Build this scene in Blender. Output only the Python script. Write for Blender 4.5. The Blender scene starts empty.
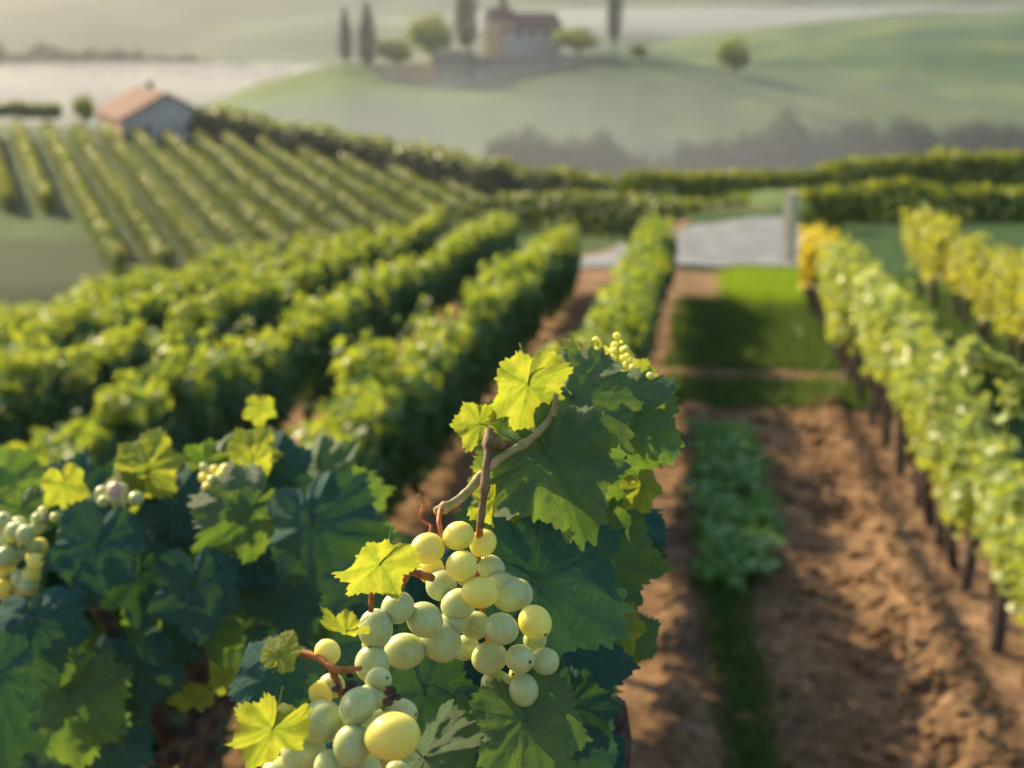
import bpy, math, random
import numpy as np
from mathutils import Vector, Matrix
R = math.radians
random.seed(7)
RNG = np.random.default_rng(7)
scn = bpy.context.scene
C = scn.collection

# ------------------------------------------------------------------ camera, sky, sun, exposure
H = 2.3
PITCH, YAW, FPX = R(15.1), R(7.6), 1422.2
cam_d = bpy.data.cameras.new('camera'); cam = bpy.data.objects.new('camera', cam_d); C.objects.link(cam)
cam.location = (0, 0, H); cam.rotation_euler = (R(90) - PITCH, 0, YAW)
cam_d.lens = 50; cam_d.sensor_width = 36; cam_d.clip_start = .02; cam_d.clip_end = 20000
cam_d.dof.use_dof = True; cam_d.dof.focus_distance = .80; cam_d.dof.aperture_fstop = 8.0
scn.camera = cam
SUN_EL, SUN_AZ = 29.0, 52.0            # degrees up, degrees left of +Y
w = bpy.data.worlds.new('World'); scn.world = w; w.use_nodes = True
nt = w.node_tree; nt.nodes.clear()
sky = nt.nodes.new('ShaderNodeTexSky'); sky.sky_type = 'NISHITA'; sky.sun_disc = False
sky.sun_elevation = R(SUN_EL); sky.sun_rotation = R(360 - SUN_AZ); sky.air_density = 1.0; sky.dust_density = 1.5
bg = nt.nodes.new('ShaderNodeBackground'); bg.inputs[1].default_value = .125
wo = nt.nodes.new('ShaderNodeOutputWorld'); nt.links.new(sky.outputs[0], bg.inputs[0]); nt.links.new(bg.outputs[0], wo.inputs[0])
sd = bpy.data.lights.new('sun', 'SUN'); sd.energy = 5.0; sd.angle = R(.5); sd.color = (1, .77, .45)
sun = bpy.data.objects.new('sun', sd); C.objects.link(sun)
sv = Vector((-math.sin(R(SUN_AZ)) * math.cos(R(SUN_EL)), math.cos(R(SUN_AZ)) * math.cos(R(SUN_EL)), math.sin(R(SUN_EL))))
sun.rotation_euler = sv.to_track_quat('Z', 'Y').to_euler(); sun.location = (-20, 20, 20)
scn.view_settings.view_transform = 'Standard'; scn.view_settings.look = 'None'
scn.view_settings.exposure = 1.0; scn.view_settings.gamma = 1
scn.render.engine = 'CYCLES'
cy = scn.cycles
cy.use_denoising = True; cy.max_bounces = 6; cy.diffuse_bounces = 3; cy.glossy_bounces = 2; cy.transmission_bounces = 5
cy.volume_bounces = 1; cy.transparent_max_bounces = 8; cy.use_adaptive_sampling = True; cy.adaptive_threshold = .03
cy.sample_clamp_indirect = 6; cy.caustics_reflective = False; cy.caustics_refractive = False

# ------------------------------------------------------------------ helpers
MR = (Matrix.Rotation(YAW, 3, 'Z') @ Matrix.Rotation(R(90) - PITCH, 3, 'X'))
def ray(px, py): return MR @ Vector(((px - 512) / FPX, -(py - 384) / FPX, -1))
def pt(px, py, D):                     # point seen at that place, D metres away over the ground
    d = ray(px, py); k = D / math.hypot(d.x, d.y); return Vector((0, 0, H)) + d * k
def cp(px, py, depth): return Vector((0, 0, H)) + ray(px, py) * depth
def tag(o, label=None, cat=None, group=None, kind=None):
    if label: o['label'] = label
    if cat: o['category'] = cat
    if group: o['group'] = group
    if kind: o['kind'] = kind
    return o
def empty(name, loc=(0, 0, 0), rz=0):
    o = bpy.data.objects.new(name, None); C.objects.link(o); o.location = loc; o.rotation_euler = (0, 0, rz)
    o.empty_display_size = .2; return o
def mkobj(name, me, mat=None, parent=None, smooth=False):
    o = bpy.data.objects.new(name, me); C.objects.link(o)
    if mat is not None:
        if not isinstance(mat, (list, tuple)): mat = [mat]
        if not me.materials:
            for m in mat: me.materials.append(m)
    if parent is not None: o.parent = parent
    if smooth: me.polygons.foreach_set('use_smooth', [True] * len(me.polygons))
    return o
def np_mesh(name, V, F, smooth=False):
    """V (n,3), F (m,k) with k = 3 or 4"""
    V = np.asarray(V, dtype=np.float32); F = np.asarray(F, dtype=np.int32)
    me = bpy.data.meshes.new(name); k = F.shape[1]
    me.vertices.add(len(V)); me.vertices.foreach_set('co', V.ravel())
    me.loops.add(F.size); me.loops.foreach_set('vertex_index', F.ravel())
    me.polygons.add(len(F)); me.polygons.foreach_set('loop_start', np.arange(0, F.size, k, dtype=np.int32))
    me.polygons.foreach_set('loop_total', np.full(len(F), k, dtype=np.int32))
    if smooth: me.polygons.foreach_set('use_smooth', np.ones(len(F), dtype=bool))
    me.update(calc_edges=True); return me
def attr(me, name, vals, dom='POINT'):
    a = me.attributes.new(name, 'FLOAT', dom); a.data.foreach_set('value', np.asarray(vals, dtype=np.float32).ravel())

def _hash(ix, iy, s):
    n = (ix * 374761393 + iy * 668265263 + s * 982451653) & 0x7fffffff
    n = ((n ^ (n >> 13)) * 1274126177) & 0x7fffffff
    return ((n ^ (n >> 16)) & 0xffff) / 65535.0
def vnoise(x, y, s=0):
    x = np.asarray(x, float); y = np.asarray(y, float)
    ix = np.floor(x).astype(np.int64); iy = np.floor(y).astype(np.int64); fx = x - ix; fy = y - iy
    fx = fx * fx * (3 - 2 * fx); fy = fy * fy * (3 - 2 * fy)
    a = _hash(ix, iy, s); b = _hash(ix + 1, iy, s); c = _hash(ix, iy + 1, s); d = _hash(ix + 1, iy + 1, s)
    return (a + (b - a) * fx) * (1 - fy) + (c + (d - c) * fx) * fy
def fbm(x, y, s=0, n=4):
    v = 0; a = .5
    for k in range(n): v = v + a * vnoise(x * 2 ** k, y * 2 ** k, s + k); a *= .5
    return v

# ------------------------------------------------------------------ materials
def newmat(name):
    m = bpy.data.materials.new(name); m.use_nodes = True; m.node_tree.nodes.clear(); return m, m.node_tree
def N(t, typ, **kw):
    n = t.nodes.new(typ)
    for k, v in kw.items(): setattr(n, k, v)
    return n
def rgb(c): return (c[0], c[1], c[2], 1)
def mixc(t, fac, a, b, mode='MIX'):
    n = N(t, 'ShaderNodeMix', data_type='RGBA', blend_type=mode)
    for i, v in ((0, fac), (6, a), (7, b)):
        if isinstance(v, (tuple, list)): n.inputs[i].default_value = rgb(v)
        elif isinstance(v, (int, float)): n.inputs[i].default_value = v
        else: t.links.new(v, n.inputs[i])
    return n.outputs[2]
def math_(t, op, a, b=None, c=None):
    n = N(t, 'ShaderNodeMath', operation=op)
    for i, v in enumerate((a, b, c)):
        if v is None: continue
        if isinstance(v, (int, float)): n.inputs[i].default_value = v
        else: t.links.new(v, n.inputs[i])
    return n.outputs[0]
def noise(t, scale, detail=3, vec=None, rough=.5):
    n = N(t, 'ShaderNodeTexNoise'); n.inputs['Scale'].default_value = scale; n.inputs['Detail'].default_value = detail
    n.inputs['Roughness'].default_value = rough
    if vec is not None: t.links.new(vec, n.inputs['Vector'])
    return n.outputs['Fac']
def ramp(t, fac, stops):
    n = N(t, 'ShaderNodeValToRGB'); e = n.color_ramp.elements
    while len(e) < len(stops): e.new(.5)
    for el, (p, c) in zip(e, stops): el.position = p; el.color = rgb(c) if isinstance(c, (tuple, list)) else (c, c, c, 1)
    t.links.new(fac, n.inputs[0]); return n.outputs[0]
def gpos(t): return N(t, 'ShaderNodeNewGeometry').outputs['Position']
def opos(t): return N(t, 'ShaderNodeTexCoord').outputs['Object']

def leaf_mat(name, dark, light, tdark, tlight, tw, rough=.45, vein=None, seedattr='rnd', bump=False, spec=.4):
    m, t = newmat(name)
    at = N(t, 'ShaderNodeAttribute', attribute_name=seedattr).outputs['Fac']
    oi = N(t, 'ShaderNodeObjectInfo').outputs['Random']
    no = noise(t, 9 if vein is None else 22, 3, opos(t) if vein is not None else gpos(t))
    f = math_(t, 'ADD', math_(t, 'MULTIPLY', at, .55), math_(t, 'ADD', math_(t, 'MULTIPLY', oi, .2), math_(t, 'MULTIPLY_ADD', no, 1.1, -.42)))
    f = math_(t, 'MINIMUM', math_(t, 'MAXIMUM', f, 0), 1)
    base = mixc(t, f, dark, light); tr = mixc(t, f, tdark, tlight)
    if vein is not None:
        va = N(t, 'ShaderNodeAttribute', attribute_name='vein').outputs['Fac']
        base = mixc(t, math_(t, 'MULTIPLY', va, .75), base, vein); tr = mixc(t, math_(t, 'MULTIPLY', va, .55), tr, tuple(x * .45 for x in tdark))
        nr_ = N(t, 'ShaderNodeAttribute', attribute_name='near').outputs['Fac']
        gf = math_(t, 'MULTIPLY', math_(t, 'ADD', math_(t, 'MULTIPLY', nr_, .55), ramp(t, noise(t, 5, 4, opos(t)), [(.45, 0.0), (.7, .5)])), .75)
        tr = mixc(t, gf, tr, tuple(x * y for x, y in zip(tdark, (.42, .62, .5)))); base = mixc(t, math_(t, 'MULTIPLY', gf, .5), base, dark)
        # small brown blemishes on older leaves
        sp = ramp(t, noise(t, 55, 2, opos(t)), [(.70, 0.0), (.76, 1.0)])
        ed = N(t, 'ShaderNodeAttribute', attribute_name='edge').outputs['Fac']
        sp = math_(t, 'MULTIPLY', sp, math_(t, 'MULTIPLY', ed, .8))
        base = mixc(t, sp, base, (.16, .09, .03)); tr = mixc(t, sp, tr, (.2, .09, .02))
    p = N(t, 'ShaderNodeBsdfPrincipled'); p.inputs['Roughness'].default_value = rough
    p.inputs['Specular IOR Level'].default_value = spec
    t.links.new(base, p.inputs['Base Color'])
    tl = N(t, 'ShaderNodeBsdfTranslucent'); t.links.new(tr, tl.inputs[0])
    mx = N(t, 'ShaderNodeMixShader'); mx.inputs[0].default_value = tw
    t.links.new(p.outputs[0], mx.inputs[1]); t.links.new(tl.outputs[0], mx.inputs[2])
    if bump:
        vo = N(t, 'ShaderNodeTexVoronoi'); vo.inputs['Scale'].default_value = 70; t.links.new(opos(t), vo.inputs['Vector'])
        hgt = math_(t, 'ADD', math_(t, 'MULTIPLY', vo.outputs['Distance'], .6), noise(t, 140, 2, opos(t)))
        b = N(t, 'ShaderNodeBump'); b.inputs['Strength'].default_value = .55; b.inputs['Distance'].default_value = .002
        t.links.new(hgt, b.inputs['Height']); t.links.new(b.outputs[0], p.inputs['Normal']); t.links.new(b.outputs[0], tl.inputs['Normal'])
    o = N(t, 'ShaderNodeOutputMaterial'); t.links.new(mx.outputs[0], o.inputs[0]); return m

def surf_mat(name, col_fn, rough=.9, bump=None, spec=.2):
    m, t = newmat(name); p = N(t, 'ShaderNodeBsdfPrincipled'); p.inputs['Roughness'].default_value = rough
    p.inputs['Specular IOR Level'].default_value = spec
    c = col_fn(t)
    if isinstance(c, tuple): p.inputs['Base Color'].default_value = rgb(c)
    else: t.links.new(c, p.inputs['Base Color'])
    if bump:
        h, st, di = bump(t); b = N(t, 'ShaderNodeBump'); b.inputs['Strength'].default_value = st; b.inputs['Distance'].default_value = di
        t.links.new(h, b.inputs['Height']); t.links.new(b.outputs[0], p.inputs['Normal'])
    o = N(t, 'ShaderNodeOutputMaterial'); t.links.new(p.outputs[0], o.inputs[0]); return m
def n2(a, b, s, d=4, lo=.35, hi=.65):
    return lambda t: ramp(t, noise(t, s, d, gpos(t)), [(lo, a), (hi, b)])

M = {}
M['row_leaf'] = leaf_mat('row leaf', (.055, .14, .07), (.12, .22, .095), (.09, .20, .02), (.24, .36, .03), .25, rough=.55, spec=.25)
M['hedge_top'] = leaf_mat('lit-tone hedge top leaf', (.07, .14, .02), (.16, .22, .03), (.28, .36, .01), (.5, .5, .015), .42)  # yellow-green tops: sunlight along the crests is put into the colour
M['row_shoot_lit_top'] = leaf_mat('young shoot leaf', (.12, .21, .04), (.22, .31, .06), (.30, .42, .025), (.52, .55, .04), .45)  # shoot leaves, and row tops whose sunlight is put into the colour
M['pale_leaf'] = leaf_mat('pale sunlit leaf', (.17, .27, .06), (.40, .45, .13), (.38, .50, .04), (.62, .64, .07), .38, rough=.42, spec=.45)  # paler copy of the row leaf, the sunlit face worked into its colour
M['yellow_leaf'] = leaf_mat('yellowing leaf', (.26, .27, .04), (.42, .32, .05), (.58, .56, .02), (.76, .54, .03), .48)
M['lime_leaf'] = leaf_mat('lime leaf', (.20, .26, .05), (.36, .36, .09), (.45, .52, .03), (.64, .60, .05), .45)
M['far_leaf'] = leaf_mat('hedge leaf', (.020, .055, .018), (.07, .13, .02), (.10, .17, .01), (.26, .30, .01), .25, rough=.6, spec=.2)
M['dark_hedge'] = leaf_mat('dark hedge leaf', (.010, .032, .016), (.03, .07, .02), (.05, .1, .01), (.16, .2, .01), .2, rough=.65, spec=.15)
M['field_leaf'] = leaf_mat('field vine leaf', (.03, .08, .03), (.08, .16, .04), (.16, .24, .02), (.32, .38, .02), .35, rough=.65, spec=.15)
M['tree_leaf'] = leaf_mat('tree leaf', (.07, .14, .03), (.18, .25, .04), (.3, .4, .02), (.6, .6, .03), .42, rough=.6, spec=.2)
M['cypress_leaf'] = leaf_mat('cypress leaf', (.012, .030, .016), (.03, .055, .022), (.03, .05, .01), (.06, .09, .01), .15)
M['weed_leaf'] = leaf_mat('weed leaf', (.06, .20, .03), (.14, .32, .05), (.12, .3, .02), (.25, .42, .03), .3)
M['grass'] = leaf_mat('grass blade', (.035, .075, .03), (.07, .12, .04), (.08, .2, .02), (.2, .3, .02), .3)
M['deep'] = leaf_mat('shade-toned vine leaf', (.026, .085, .082), (.06, .145, .11), (.04, .14, .02), (.14, .28, .02), .2, rough=.7, vein=(.12, .20, .09), bump=True, spec=.07)  # darker, bluer leaf copy: shade on the foliage is put into the colour
M['mature'] = leaf_mat('green vine leaf', (.04, .12, .055), (.10, .19, .07), (.13, .28, .03), (.34, .46, .04), .36, rough=.45, vein=(.17, .26, .09), bump=True, spec=.35)
M['lit_toned'] = leaf_mat('young vine leaf', (.16, .25, .05), (.32, .34, .07), (.42, .52, .035), (.62, .60, .05), .55, rough=.45, vein=(.3, .36, .08), bump=True, spec=.3)  # bright yellow leaf copy: sun shining through is put into the colour
M['bark'] = surf_mat('vine bark', n2((.035, .024, .018), (.11, .075, .05), 60), .9, lambda t: (noise(t, 90, 4, gpos(t)), .6, .006))
M['cane'] = surf_mat('vine cane', n2((.12, .06, .025), (.30, .19, .08), 80), .6, lambda t: (noise(t, 200, 3, gpos(t)), .4, .002))
M['green_cane'] = surf_mat('green cane', n2((.24, .22, .07), (.45, .34, .15), 90), .55, lambda t: (noise(t, 300, 3, gpos(t)), .4, .002))
M['red_stem'] = surf_mat('reddish stem', n2((.30, .075, .02), (.50, .20, .06), 120), .5, lambda t: (noise(t, 260, 3, gpos(t)), .5, .002))
M['post'] = surf_mat('weathered post', n2((.05, .04, .035), (.14, .11, .085), 30), .9)
M['post_pale'] = surf_mat('pale post', n2((.42, .38, .26), (.60, .54, .38), 8), .85)

def grape_mat(name, c1, c2, bl):
    m, t = newmat(name); op = opos(t)
    sep = N(t, 'ShaderNodeSeparateXYZ'); t.links.new(op, sep.inputs[0])
    oi = N(t, 'ShaderNodeObjectInfo').outputs['Random']
    no = noise(t, 1.4, 3, op)
    base = mixc(t, math_(t, 'ADD', math_(t, 'MULTIPLY', oi, .6), math_(t, 'MULTIPLY', no, .4)), c1, c2)
    bloom = ramp(t, noise(t, 2.6, 5, op, .6), [(.40, bl * .15), (.70, bl)])
    base = mixc(t, bloom, base, (.52, .58, .50))
    fl = ramp(t, noise(t, 16, 1, op), [(.735, 0.0), (.76, .75)])
    base = mixc(t, fl, base, (.10, .06, .02))
    r2 = math_(t, 'ADD', math_(t, 'POWER', sep.outputs[0], 2.0), math_(t, 'POWER', sep.outputs[1], 2.0))
    r2 = math_(t, 'ADD', r2, math_(t, 'MULTIPLY', no, .01))
    dot = math_(t, 'MULTIPLY', math_(t, 'LESS_THAN', r2, .021), math_(t, 'LESS_THAN', sep.outputs[2], 0))
    base = mixc(t, dot, base, (.07, .045, .02))
    p = N(t, 'ShaderNodeBsdfPrincipled'); t.links.new(base, p.inputs['Base Color'])
    p.inputs['Subsurface Weight'].default_value = .85; p.inputs['Subsurface Radius'].default_value = (1, .85, .16)
    p.inputs['Subsurface Scale'].default_value = .010
    t.links.new(ramp(t, noise(t, 3, 4, op), [(.3, .28), (.7, .5)]), p.inputs['Roughness'])
    p.inputs['Specular IOR Level'].default_value = .45
    o = N(t, 'ShaderNodeOutputMaterial'); t.links.new(p.outputs[0], o.inputs[0]); return m
M['grape'] = grape_mat('green grape skin', (.36, .43, .12), (.55, .59, .18), .55)
M['grape_lit_gold'] = grape_mat('sun-toned gold grape skin', (.80, .70, .09), (.90, .80, .14), .25)  # sunlit grapes painted by colour; also used for yellow berries
M['grape_pink'] = grape_mat('blushing grape skin', (.45, .18, .08), (.6, .5, .4), .4)

# ground materials
def soil_col(t):
    g = gpos(t)
    s = ramp(t, noise(t, 3.0, 6, g, .65), [(.30, (.13, .082, .045)), (.50, (.24, .152, .085)), (.72, (.42, .28, .16))])
    s2 = ramp(t, noise(t, 26, 4, g, .6), [(.35, (.55, .55, .55)), (.65, (1.25, 1.2, 1.15))])
    s = mixc(t, 1.0, s, s2, 'MULTIPLY')
    gr = N(t, 'ShaderNodeAttribute', attribute_name='grass').outputs['Fac']
    gf = ramp(t, math_(t, 'ADD', gr, math_(t, 'MULTIPLY_ADD', noise(t, 7, 4, g), .7, -.35)), [(.40, 0.0), (.62, 1.0)])
    gc = ramp(t, noise(t, 5, 4, g), [(.35, (.025, .060, .018)), (.65, (.055, .105, .03))])
    return mixc(t, gf, s, gc)
M['soil'] = surf_mat('tilled soil', soil_col, .95, lambda t: (noise(t, 22, 6, gpos(t), .7), .9, .03), .1)
M['gravel'] = surf_mat('pale gravel', n2((.12, .135, .15), (.25, .26, .275), 2.2, 8), .9, lambda t: (noise(t, 30, 5, gpos(t)), .6, .02))
def field_col(t):
    g = gpos(t); a = N(t, 'ShaderNodeAttribute', attribute_name='soil').outputs['Fac']
    c = ramp(t, noise(t, .35, 5, g), [(.35, (.035, .08, .022)), (.65, (.08, .12, .035))])
    return mixc(t, ramp(t, math_(t, 'ADD', a, math_(t, 'MULTIPLY_ADD', noise(t, .6, 3, g), .5, -.25)), [(.4, 0.0), (.6, 1.0)]), c, (.042, .062, .024))
M['field'] = surf_mat('vineyard slope', field_col, .95)
def hill_col(t):
    g = gpos(t)
    c = ramp(t, noise(t, .035, 3, g), [(.38, (.020, .070, .020)), (.5, (.040, .10, .024)), (.62, (.09, .14, .03))])
    return mixc(t, 1.0, c, ramp(t, noise(t, .8, 5, g), [(.3, (.75, .75, .75)), (.7, (1.2, 1.2, 1.2))]), 'MULTIPLY')
M['hill'] = surf_mat('hill meadow', hill_col, .95)
M['far_hill'] = surf_mat('far hills', n2((.04, .07, .035), (.09, .13, .05), .012, 5), .95)
M['valley'] = surf_mat('valley floor', n2((.05, .085, .035), (.11, .14, .06), .01, 5), .95)
M['stone'] = surf_mat('rubble stone', n2((.22, .19, .15), (.42, .35, .26), 1.6, 6), .9)
M['plaster_lit'] = surf_mat('lit-tone plaster', n2((.50, .33, .20), (.62, .42, .27), 1.2), .9)  # orange sunlight on the walls is put into this plaster colour
M['plaster'] = surf_mat('pale plaster', n2((.42, .38, .34), (.58, .53, .47), .9), .9)
M['tile'] = surf_mat('roof tile', lambda t: ramp(t, noise(t, 3, 5, gpos(t)), [(.3, (.11, .055, .04)), (.7, (.22, .115, .085))]), .85,
                     lambda t: (N(t, 'ShaderNodeTexWave').outputs['Fac'], .3, .05))
M['shutter'] = surf_mat('dark window', lambda t: (.04, .035, .03), .5)

# ------------------------------------------------------------------ leaf clouds
def leaf_template(kind):
    if kind == 'far':      # folded rhomb
        V = np.array([[0, .1, 0], [.5, -.35, .10], [0, -1, -.05], [-.5, -.35, .10]]); F = np.array([[0, 1, 2], [0, 2, 3]])
        return V, F
    ang = np.radians([0, 20, 38, 55, 78, 98, 122, 160, 200, 238, 262, 282, 305, 322, 340])
    r = np.array([1, .66, .62, .92, .56, .56, .74, .40, .40, .74, .56, .56, .92, .62, .66]) * .62
    V = [[0, 0, 0]]
    for a, q in zip(ang, r): V.append([math.sin(a) * q, -math.cos(a) * q, .18 * q * abs(math.sin(a)) - .22 * q * q * (math.cos(a) > 0)])
    n = len(ang); F = [[0, 1 + (i + 1) % n, 1 + i] for i in range(n)]
    return np.array(V), np.array(F)
TPL = {k: leaf_template(k) for k in ('far', 'mid')}
def leaf_cloud(name, P, Nrm, size, rng, tpl='mid', droop=1.0):
    """P (n,3) positions, Nrm (n,3) rough normals, size (n,)"""
    T, F = TPL[tpl]; n = len(P)
    Nn = Nrm + rng.normal(0, .45, (n, 3)); Nn /= np.linalg.norm(Nn, axis=1, keepdims=True) + 1e-9
    tip = np.tile([0, 0, -droop], (n, 1)) + rng.normal(0, .7, (n, 3))
    tip -= Nn * (tip * Nn).sum(1, keepdims=True); tip /= np.linalg.norm(tip, axis=1, keepdims=True) + 1e-9
    Y = -tip; X = np.cross(Y, Nn)
    sc = size[:, None, None]
    V = (T[None, :, 0:1] * X[:, None] + T[None, :, 1:2] * Y[:, None] + T[None, :, 2:3] * Nn[:, None]) * sc + P[:, None]
    FF = F[None] + (np.arange(n) * len(T))[:, None, None]
    me = np_mesh(name, V.reshape(-1, 3), FF.reshape(-1, 3))
    attr(me, 'rnd', np.repeat(rng.random(n), len(F)), 'FACE'); return me

def tube(path, radii, seg=8, knob=0.0, rng=None):
    """tapered tube along points -> V, F (quads)"""
    path = [Vector(p) for p in path]; V = []; F = []
    up = Vector((0.3, .2, 1)).normalized()
    for i, p in enumerate(path):
        d = (path[min(i + 1, len(path) - 1)] - path[max(i - 1, 0)]).normalized()
        a = d.cross(up if abs(d.dot(up)) < .95 else Vector((1, 0, 0))).normalized(); b = d.cross(a)
        for k in range(seg):
            th = 2 * math.pi * k / seg; r = radii[i] * (1 + (knob * (random.random() - .5) if knob else 0))
            V.append(p + (a * math.cos(th) + b * math.sin(th)) * r)
    for i in range(len(path) - 1):
        for k in range(seg):
            a = i * seg + k; b = i * seg + (k + 1) % seg; F.append((a, b, b + seg, a + seg))
    # caps collapse to the centre
    for i, e in ((0, 0), (len(path) - 1, (len(path) - 1) * seg)):
        c = len(V); V.append(path[i])
        for k in range(seg):
            a = e + k; b = e + (k + 1) % seg; F.append((c, a, b, c) if False else (b, a, c) if i == 0 else (a, b, c))
    return V, F
def curve_pts(ctrl, n=14):
    c = [Vector(p) for p in ctrl]; c = [c[0] * 2 - c[1]] + c + [c[-1] * 2 - c[-2]]; out = []
    segs = len(c) - 3
    for s in range(segs):
        p0, p1, p2, p3 = c[s:s + 4]; m = max(2, n // segs)
        for k in range(m + (s == segs - 1)):
            t = k / m
            out.append(.5 * ((2 * p1) + (p2 - p0) * t + (2 * p0 - 5 * p1 + 4 * p2 - p3) * t * t + (3 * p1 - p0 - 3 * p2 + p3) * t ** 3))
    return out
def tubes(name, specs, mat, parent=None, seg=8, knob=.15, nodes=0):
    V = []; F = []
    for ctrl, r0, r1 in specs:
        p = curve_pts(ctrl, max(6, (9 if nodes else 5) * (len(ctrl) - 1))); n = len(p)
        v, f = tube(p, [(r0 + (r1 - r0) * i / (n - 1)) * (1.38 if nodes and i % nodes == 3 else 1.12 if nodes and i % nodes in (2, 4) else 1) for i in range(n)], seg, knob)
        o = len(V); V += v; F += [tuple(i + o for i in q) for q in f]
    me = bpy.data.meshes.new(name); me.from_pydata([tuple(v) for v in V], [], F); me.update()
    return mkobj(name, me, mat, parent, smooth=True)
def box_mesh(name, boxes, bev=0):
    V = []; F = []
    for (x0, x1, y0, y1, z0, z1) in boxes:
        o = len(V); V += [(x, y, z) for z in (z0, z1) for x, y in ((x0, y0), (x1, y0), (x1, y1), (x0, y1))]
        F += [tuple(o + i for i in q) for q in ((3, 2, 1, 0), (4, 5, 6, 7), (0, 1, 5, 4), (1, 2, 6, 5), (2, 3, 7, 6), (3, 0, 4, 7))]
    me = bpy.data.meshes.new(name); me.from_pydata(V, [], F); me.update(); return me

# ------------------------------------------------------------------ terrain
def smooth(a, b, x):
    t = np.clip((x - a) / (b - a), 0, 1); return t * t * (3 - 2 * t)
def zn(x, y):                          # the vineyard the camera stands in
    x = np.asarray(x, float); y = np.asarray(y, float)
    z = -.08 * y - .0145 * np.minimum(x, 0) ** 2
    end = 23 + 15 * smooth(-2.5, 1.0, x)
    z = z - .018 * np.maximum(y - end, 0) ** 2
    z = z - .03 * np.maximum(-x - 10, 0) ** 2
    return z
def micro(x, y):
    cl = fbm(x * 7, y * 9, 3, 4) - .47
    rid = np.sin((y + .25 * fbm(x * 3, y * 1.2, 9, 2)) * 2 * math.pi / .16 + fbm(x * 2.2, y * 2.2, 5, 3) * 7)
    lanes = smooth(-.15, .1, x) * (1 - smooth(.9, 1.15, x)); z = lanes * (.010 * rid + .032 * cl)
    z = z + (1 - lanes) * .035 * cl
    z = z + .10 * np.exp(-((x - 1.08) / .13) ** 2) + .05 * np.exp(-((x + .02) / .08) ** 2) - .03 * np.exp(-((x - .75) / .12) ** 2)
    z = z + np.exp(-((x - 1.02) / .22) ** 2) * .08 * (fbm(x * 6, y * 6, 40, 3) - .4)
    return z * (1 - smooth(11, 13, y)) * smooth(-.4, -.15, x) + .03 * (fbm(x * 3, y * 3, 60, 3) - .5)
def grid(name, xs, ys, zf, mat, ats=None):
    X, Y = np.meshgrid(xs, ys); Z = zf(X, Y); n, m = X.shape
    V = np.stack([X, Y, Z], -1).reshape(-1, 3)
    i = np.arange(n - 1)[:, None] * m + np.arange(m - 1)[None]; i = i.ravel()
    F = np.stack([i, i + 1, i + 1 + m, i + m], -1); me = np_mesh(name, V, F, True)
    for k, fn in (ats or {}).items(): attr(me, k, fn(X, Y))
    return mkobj(name, me, mat)
def grass_mask(x, y):
    e = .3 * (vnoise(x * 4, y * 2, 2) - .5)
    a = smooth(11.1, 11.35, y + e) * (1 - smooth(12.45, 12.7, y + e)) + smooth(13.0, 13.3, y + e) * (1 - smooth(18.0, 18.4, y + e)) + smooth(21.6, 22.2, y + e) * (1 - smooth(36, 40, y))
    a = a * smooth(-.38, -.2, x + .2 * (vnoise(x * 5, y * 5, 8) - .5)); a = a + smooth(1.8, 2.1, x) * .75
    a = a + .8 * np.exp(-((x - .24 - .14 * (vnoise(y * 1.1, 3, 4) - .5)) / .075) ** 2) * smooth(4, 5, y) * (1 - smooth(8, 9, y))
    a = a + smooth(.6, .75, x + .35 * (vnoise(x * 3, y * 1.5, 77) - .5)) * (1 - smooth(1.75, 1.9, x)) * smooth(17.6, 17.8, y) * (1 - smooth(21.5, 21.8, y))
    return np.clip(a, 0, 1)
xs = np.unique(np.concatenate([np.arange(-30, -4, .5), np.arange(-4, -.6, .12), np.arange(-.6, 1.9, .022), np.arange(1.9, 5, .15), np.arange(5, 18, .6)]).round(4))
ys = np.unique(np.concatenate([np.arange(-14, 4, .6), np.arange(4, 12, .028), np.arange(12, 26, .12), np.arange(26, 60, .5)]).round(4))
tag(grid('vineyard_ground', xs, ys, lambda x, y: zn(x, y) + micro(x, y), M['soil'], {'grass': grass_mask}), kind='structure')

# the field slope with the barn (plane through three places)
A_, B_, D_ = pt(0, 268, 70), pt(520, 222, 84), pt(150, 141, 112)
nrm = (B_ - A_).cross(D_ - A_); 
def zf(x, y): return A_.z - (nrm.x * (x - A_.x) + nrm.y * (y - A_.y)) / nrm.z
fdir = Vector((-math.sin(R(29)), math.cos(R(29)))); fper = Vector((fdir.y, -fdir.x))
FO = Vector((A_.x, A_.y))
def uv(x, y): return ((x - FO.x) * fper.x + (y - FO.y) * fper.y, (x - FO.x) * fdir.x + (y - FO.y) * fdir.y)
def field_z(x, y):
    z = zf(x, y); u, v = uv(x, y)
    hu, hv = uv(*pt(212, 140, 112).xy); gu, gv = uv(*pt(525, 205, 88).xy)
    edge = np.interp(u, [hu - 40, hu, gu, gu + 20], [hv + 9, hv + 3, gv + 3, gv - 3])
    z = z - .02 * np.maximum(v - edge, 0) ** 1.6 - .15 * np.maximum(-4 - v, 0) - .01 * np.maximum(u - gu, 0) ** 2
    return z + .5 * (fbm(x * .06, y * .06, 4, 2) - .37) * 0
def field_soil(x, y):
    u, v = uv(x, y)
    return np.clip((1 - smooth(7.5, 8.5, u)) * (1 - smooth(5, 8, v + u * .15)) + np.exp(-((u - 9.0) / .8) ** 2) * (1 - smooth(20, 24, v)), 0, 1)
fo = grid('field_slope', np.arange(-95, 30, 1.2), np.arange(45, 165, 1.2), field_z, M['field'], {'soil': field_soil}); tag(fo, kind='structure')

VZ = -36.0
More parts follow.
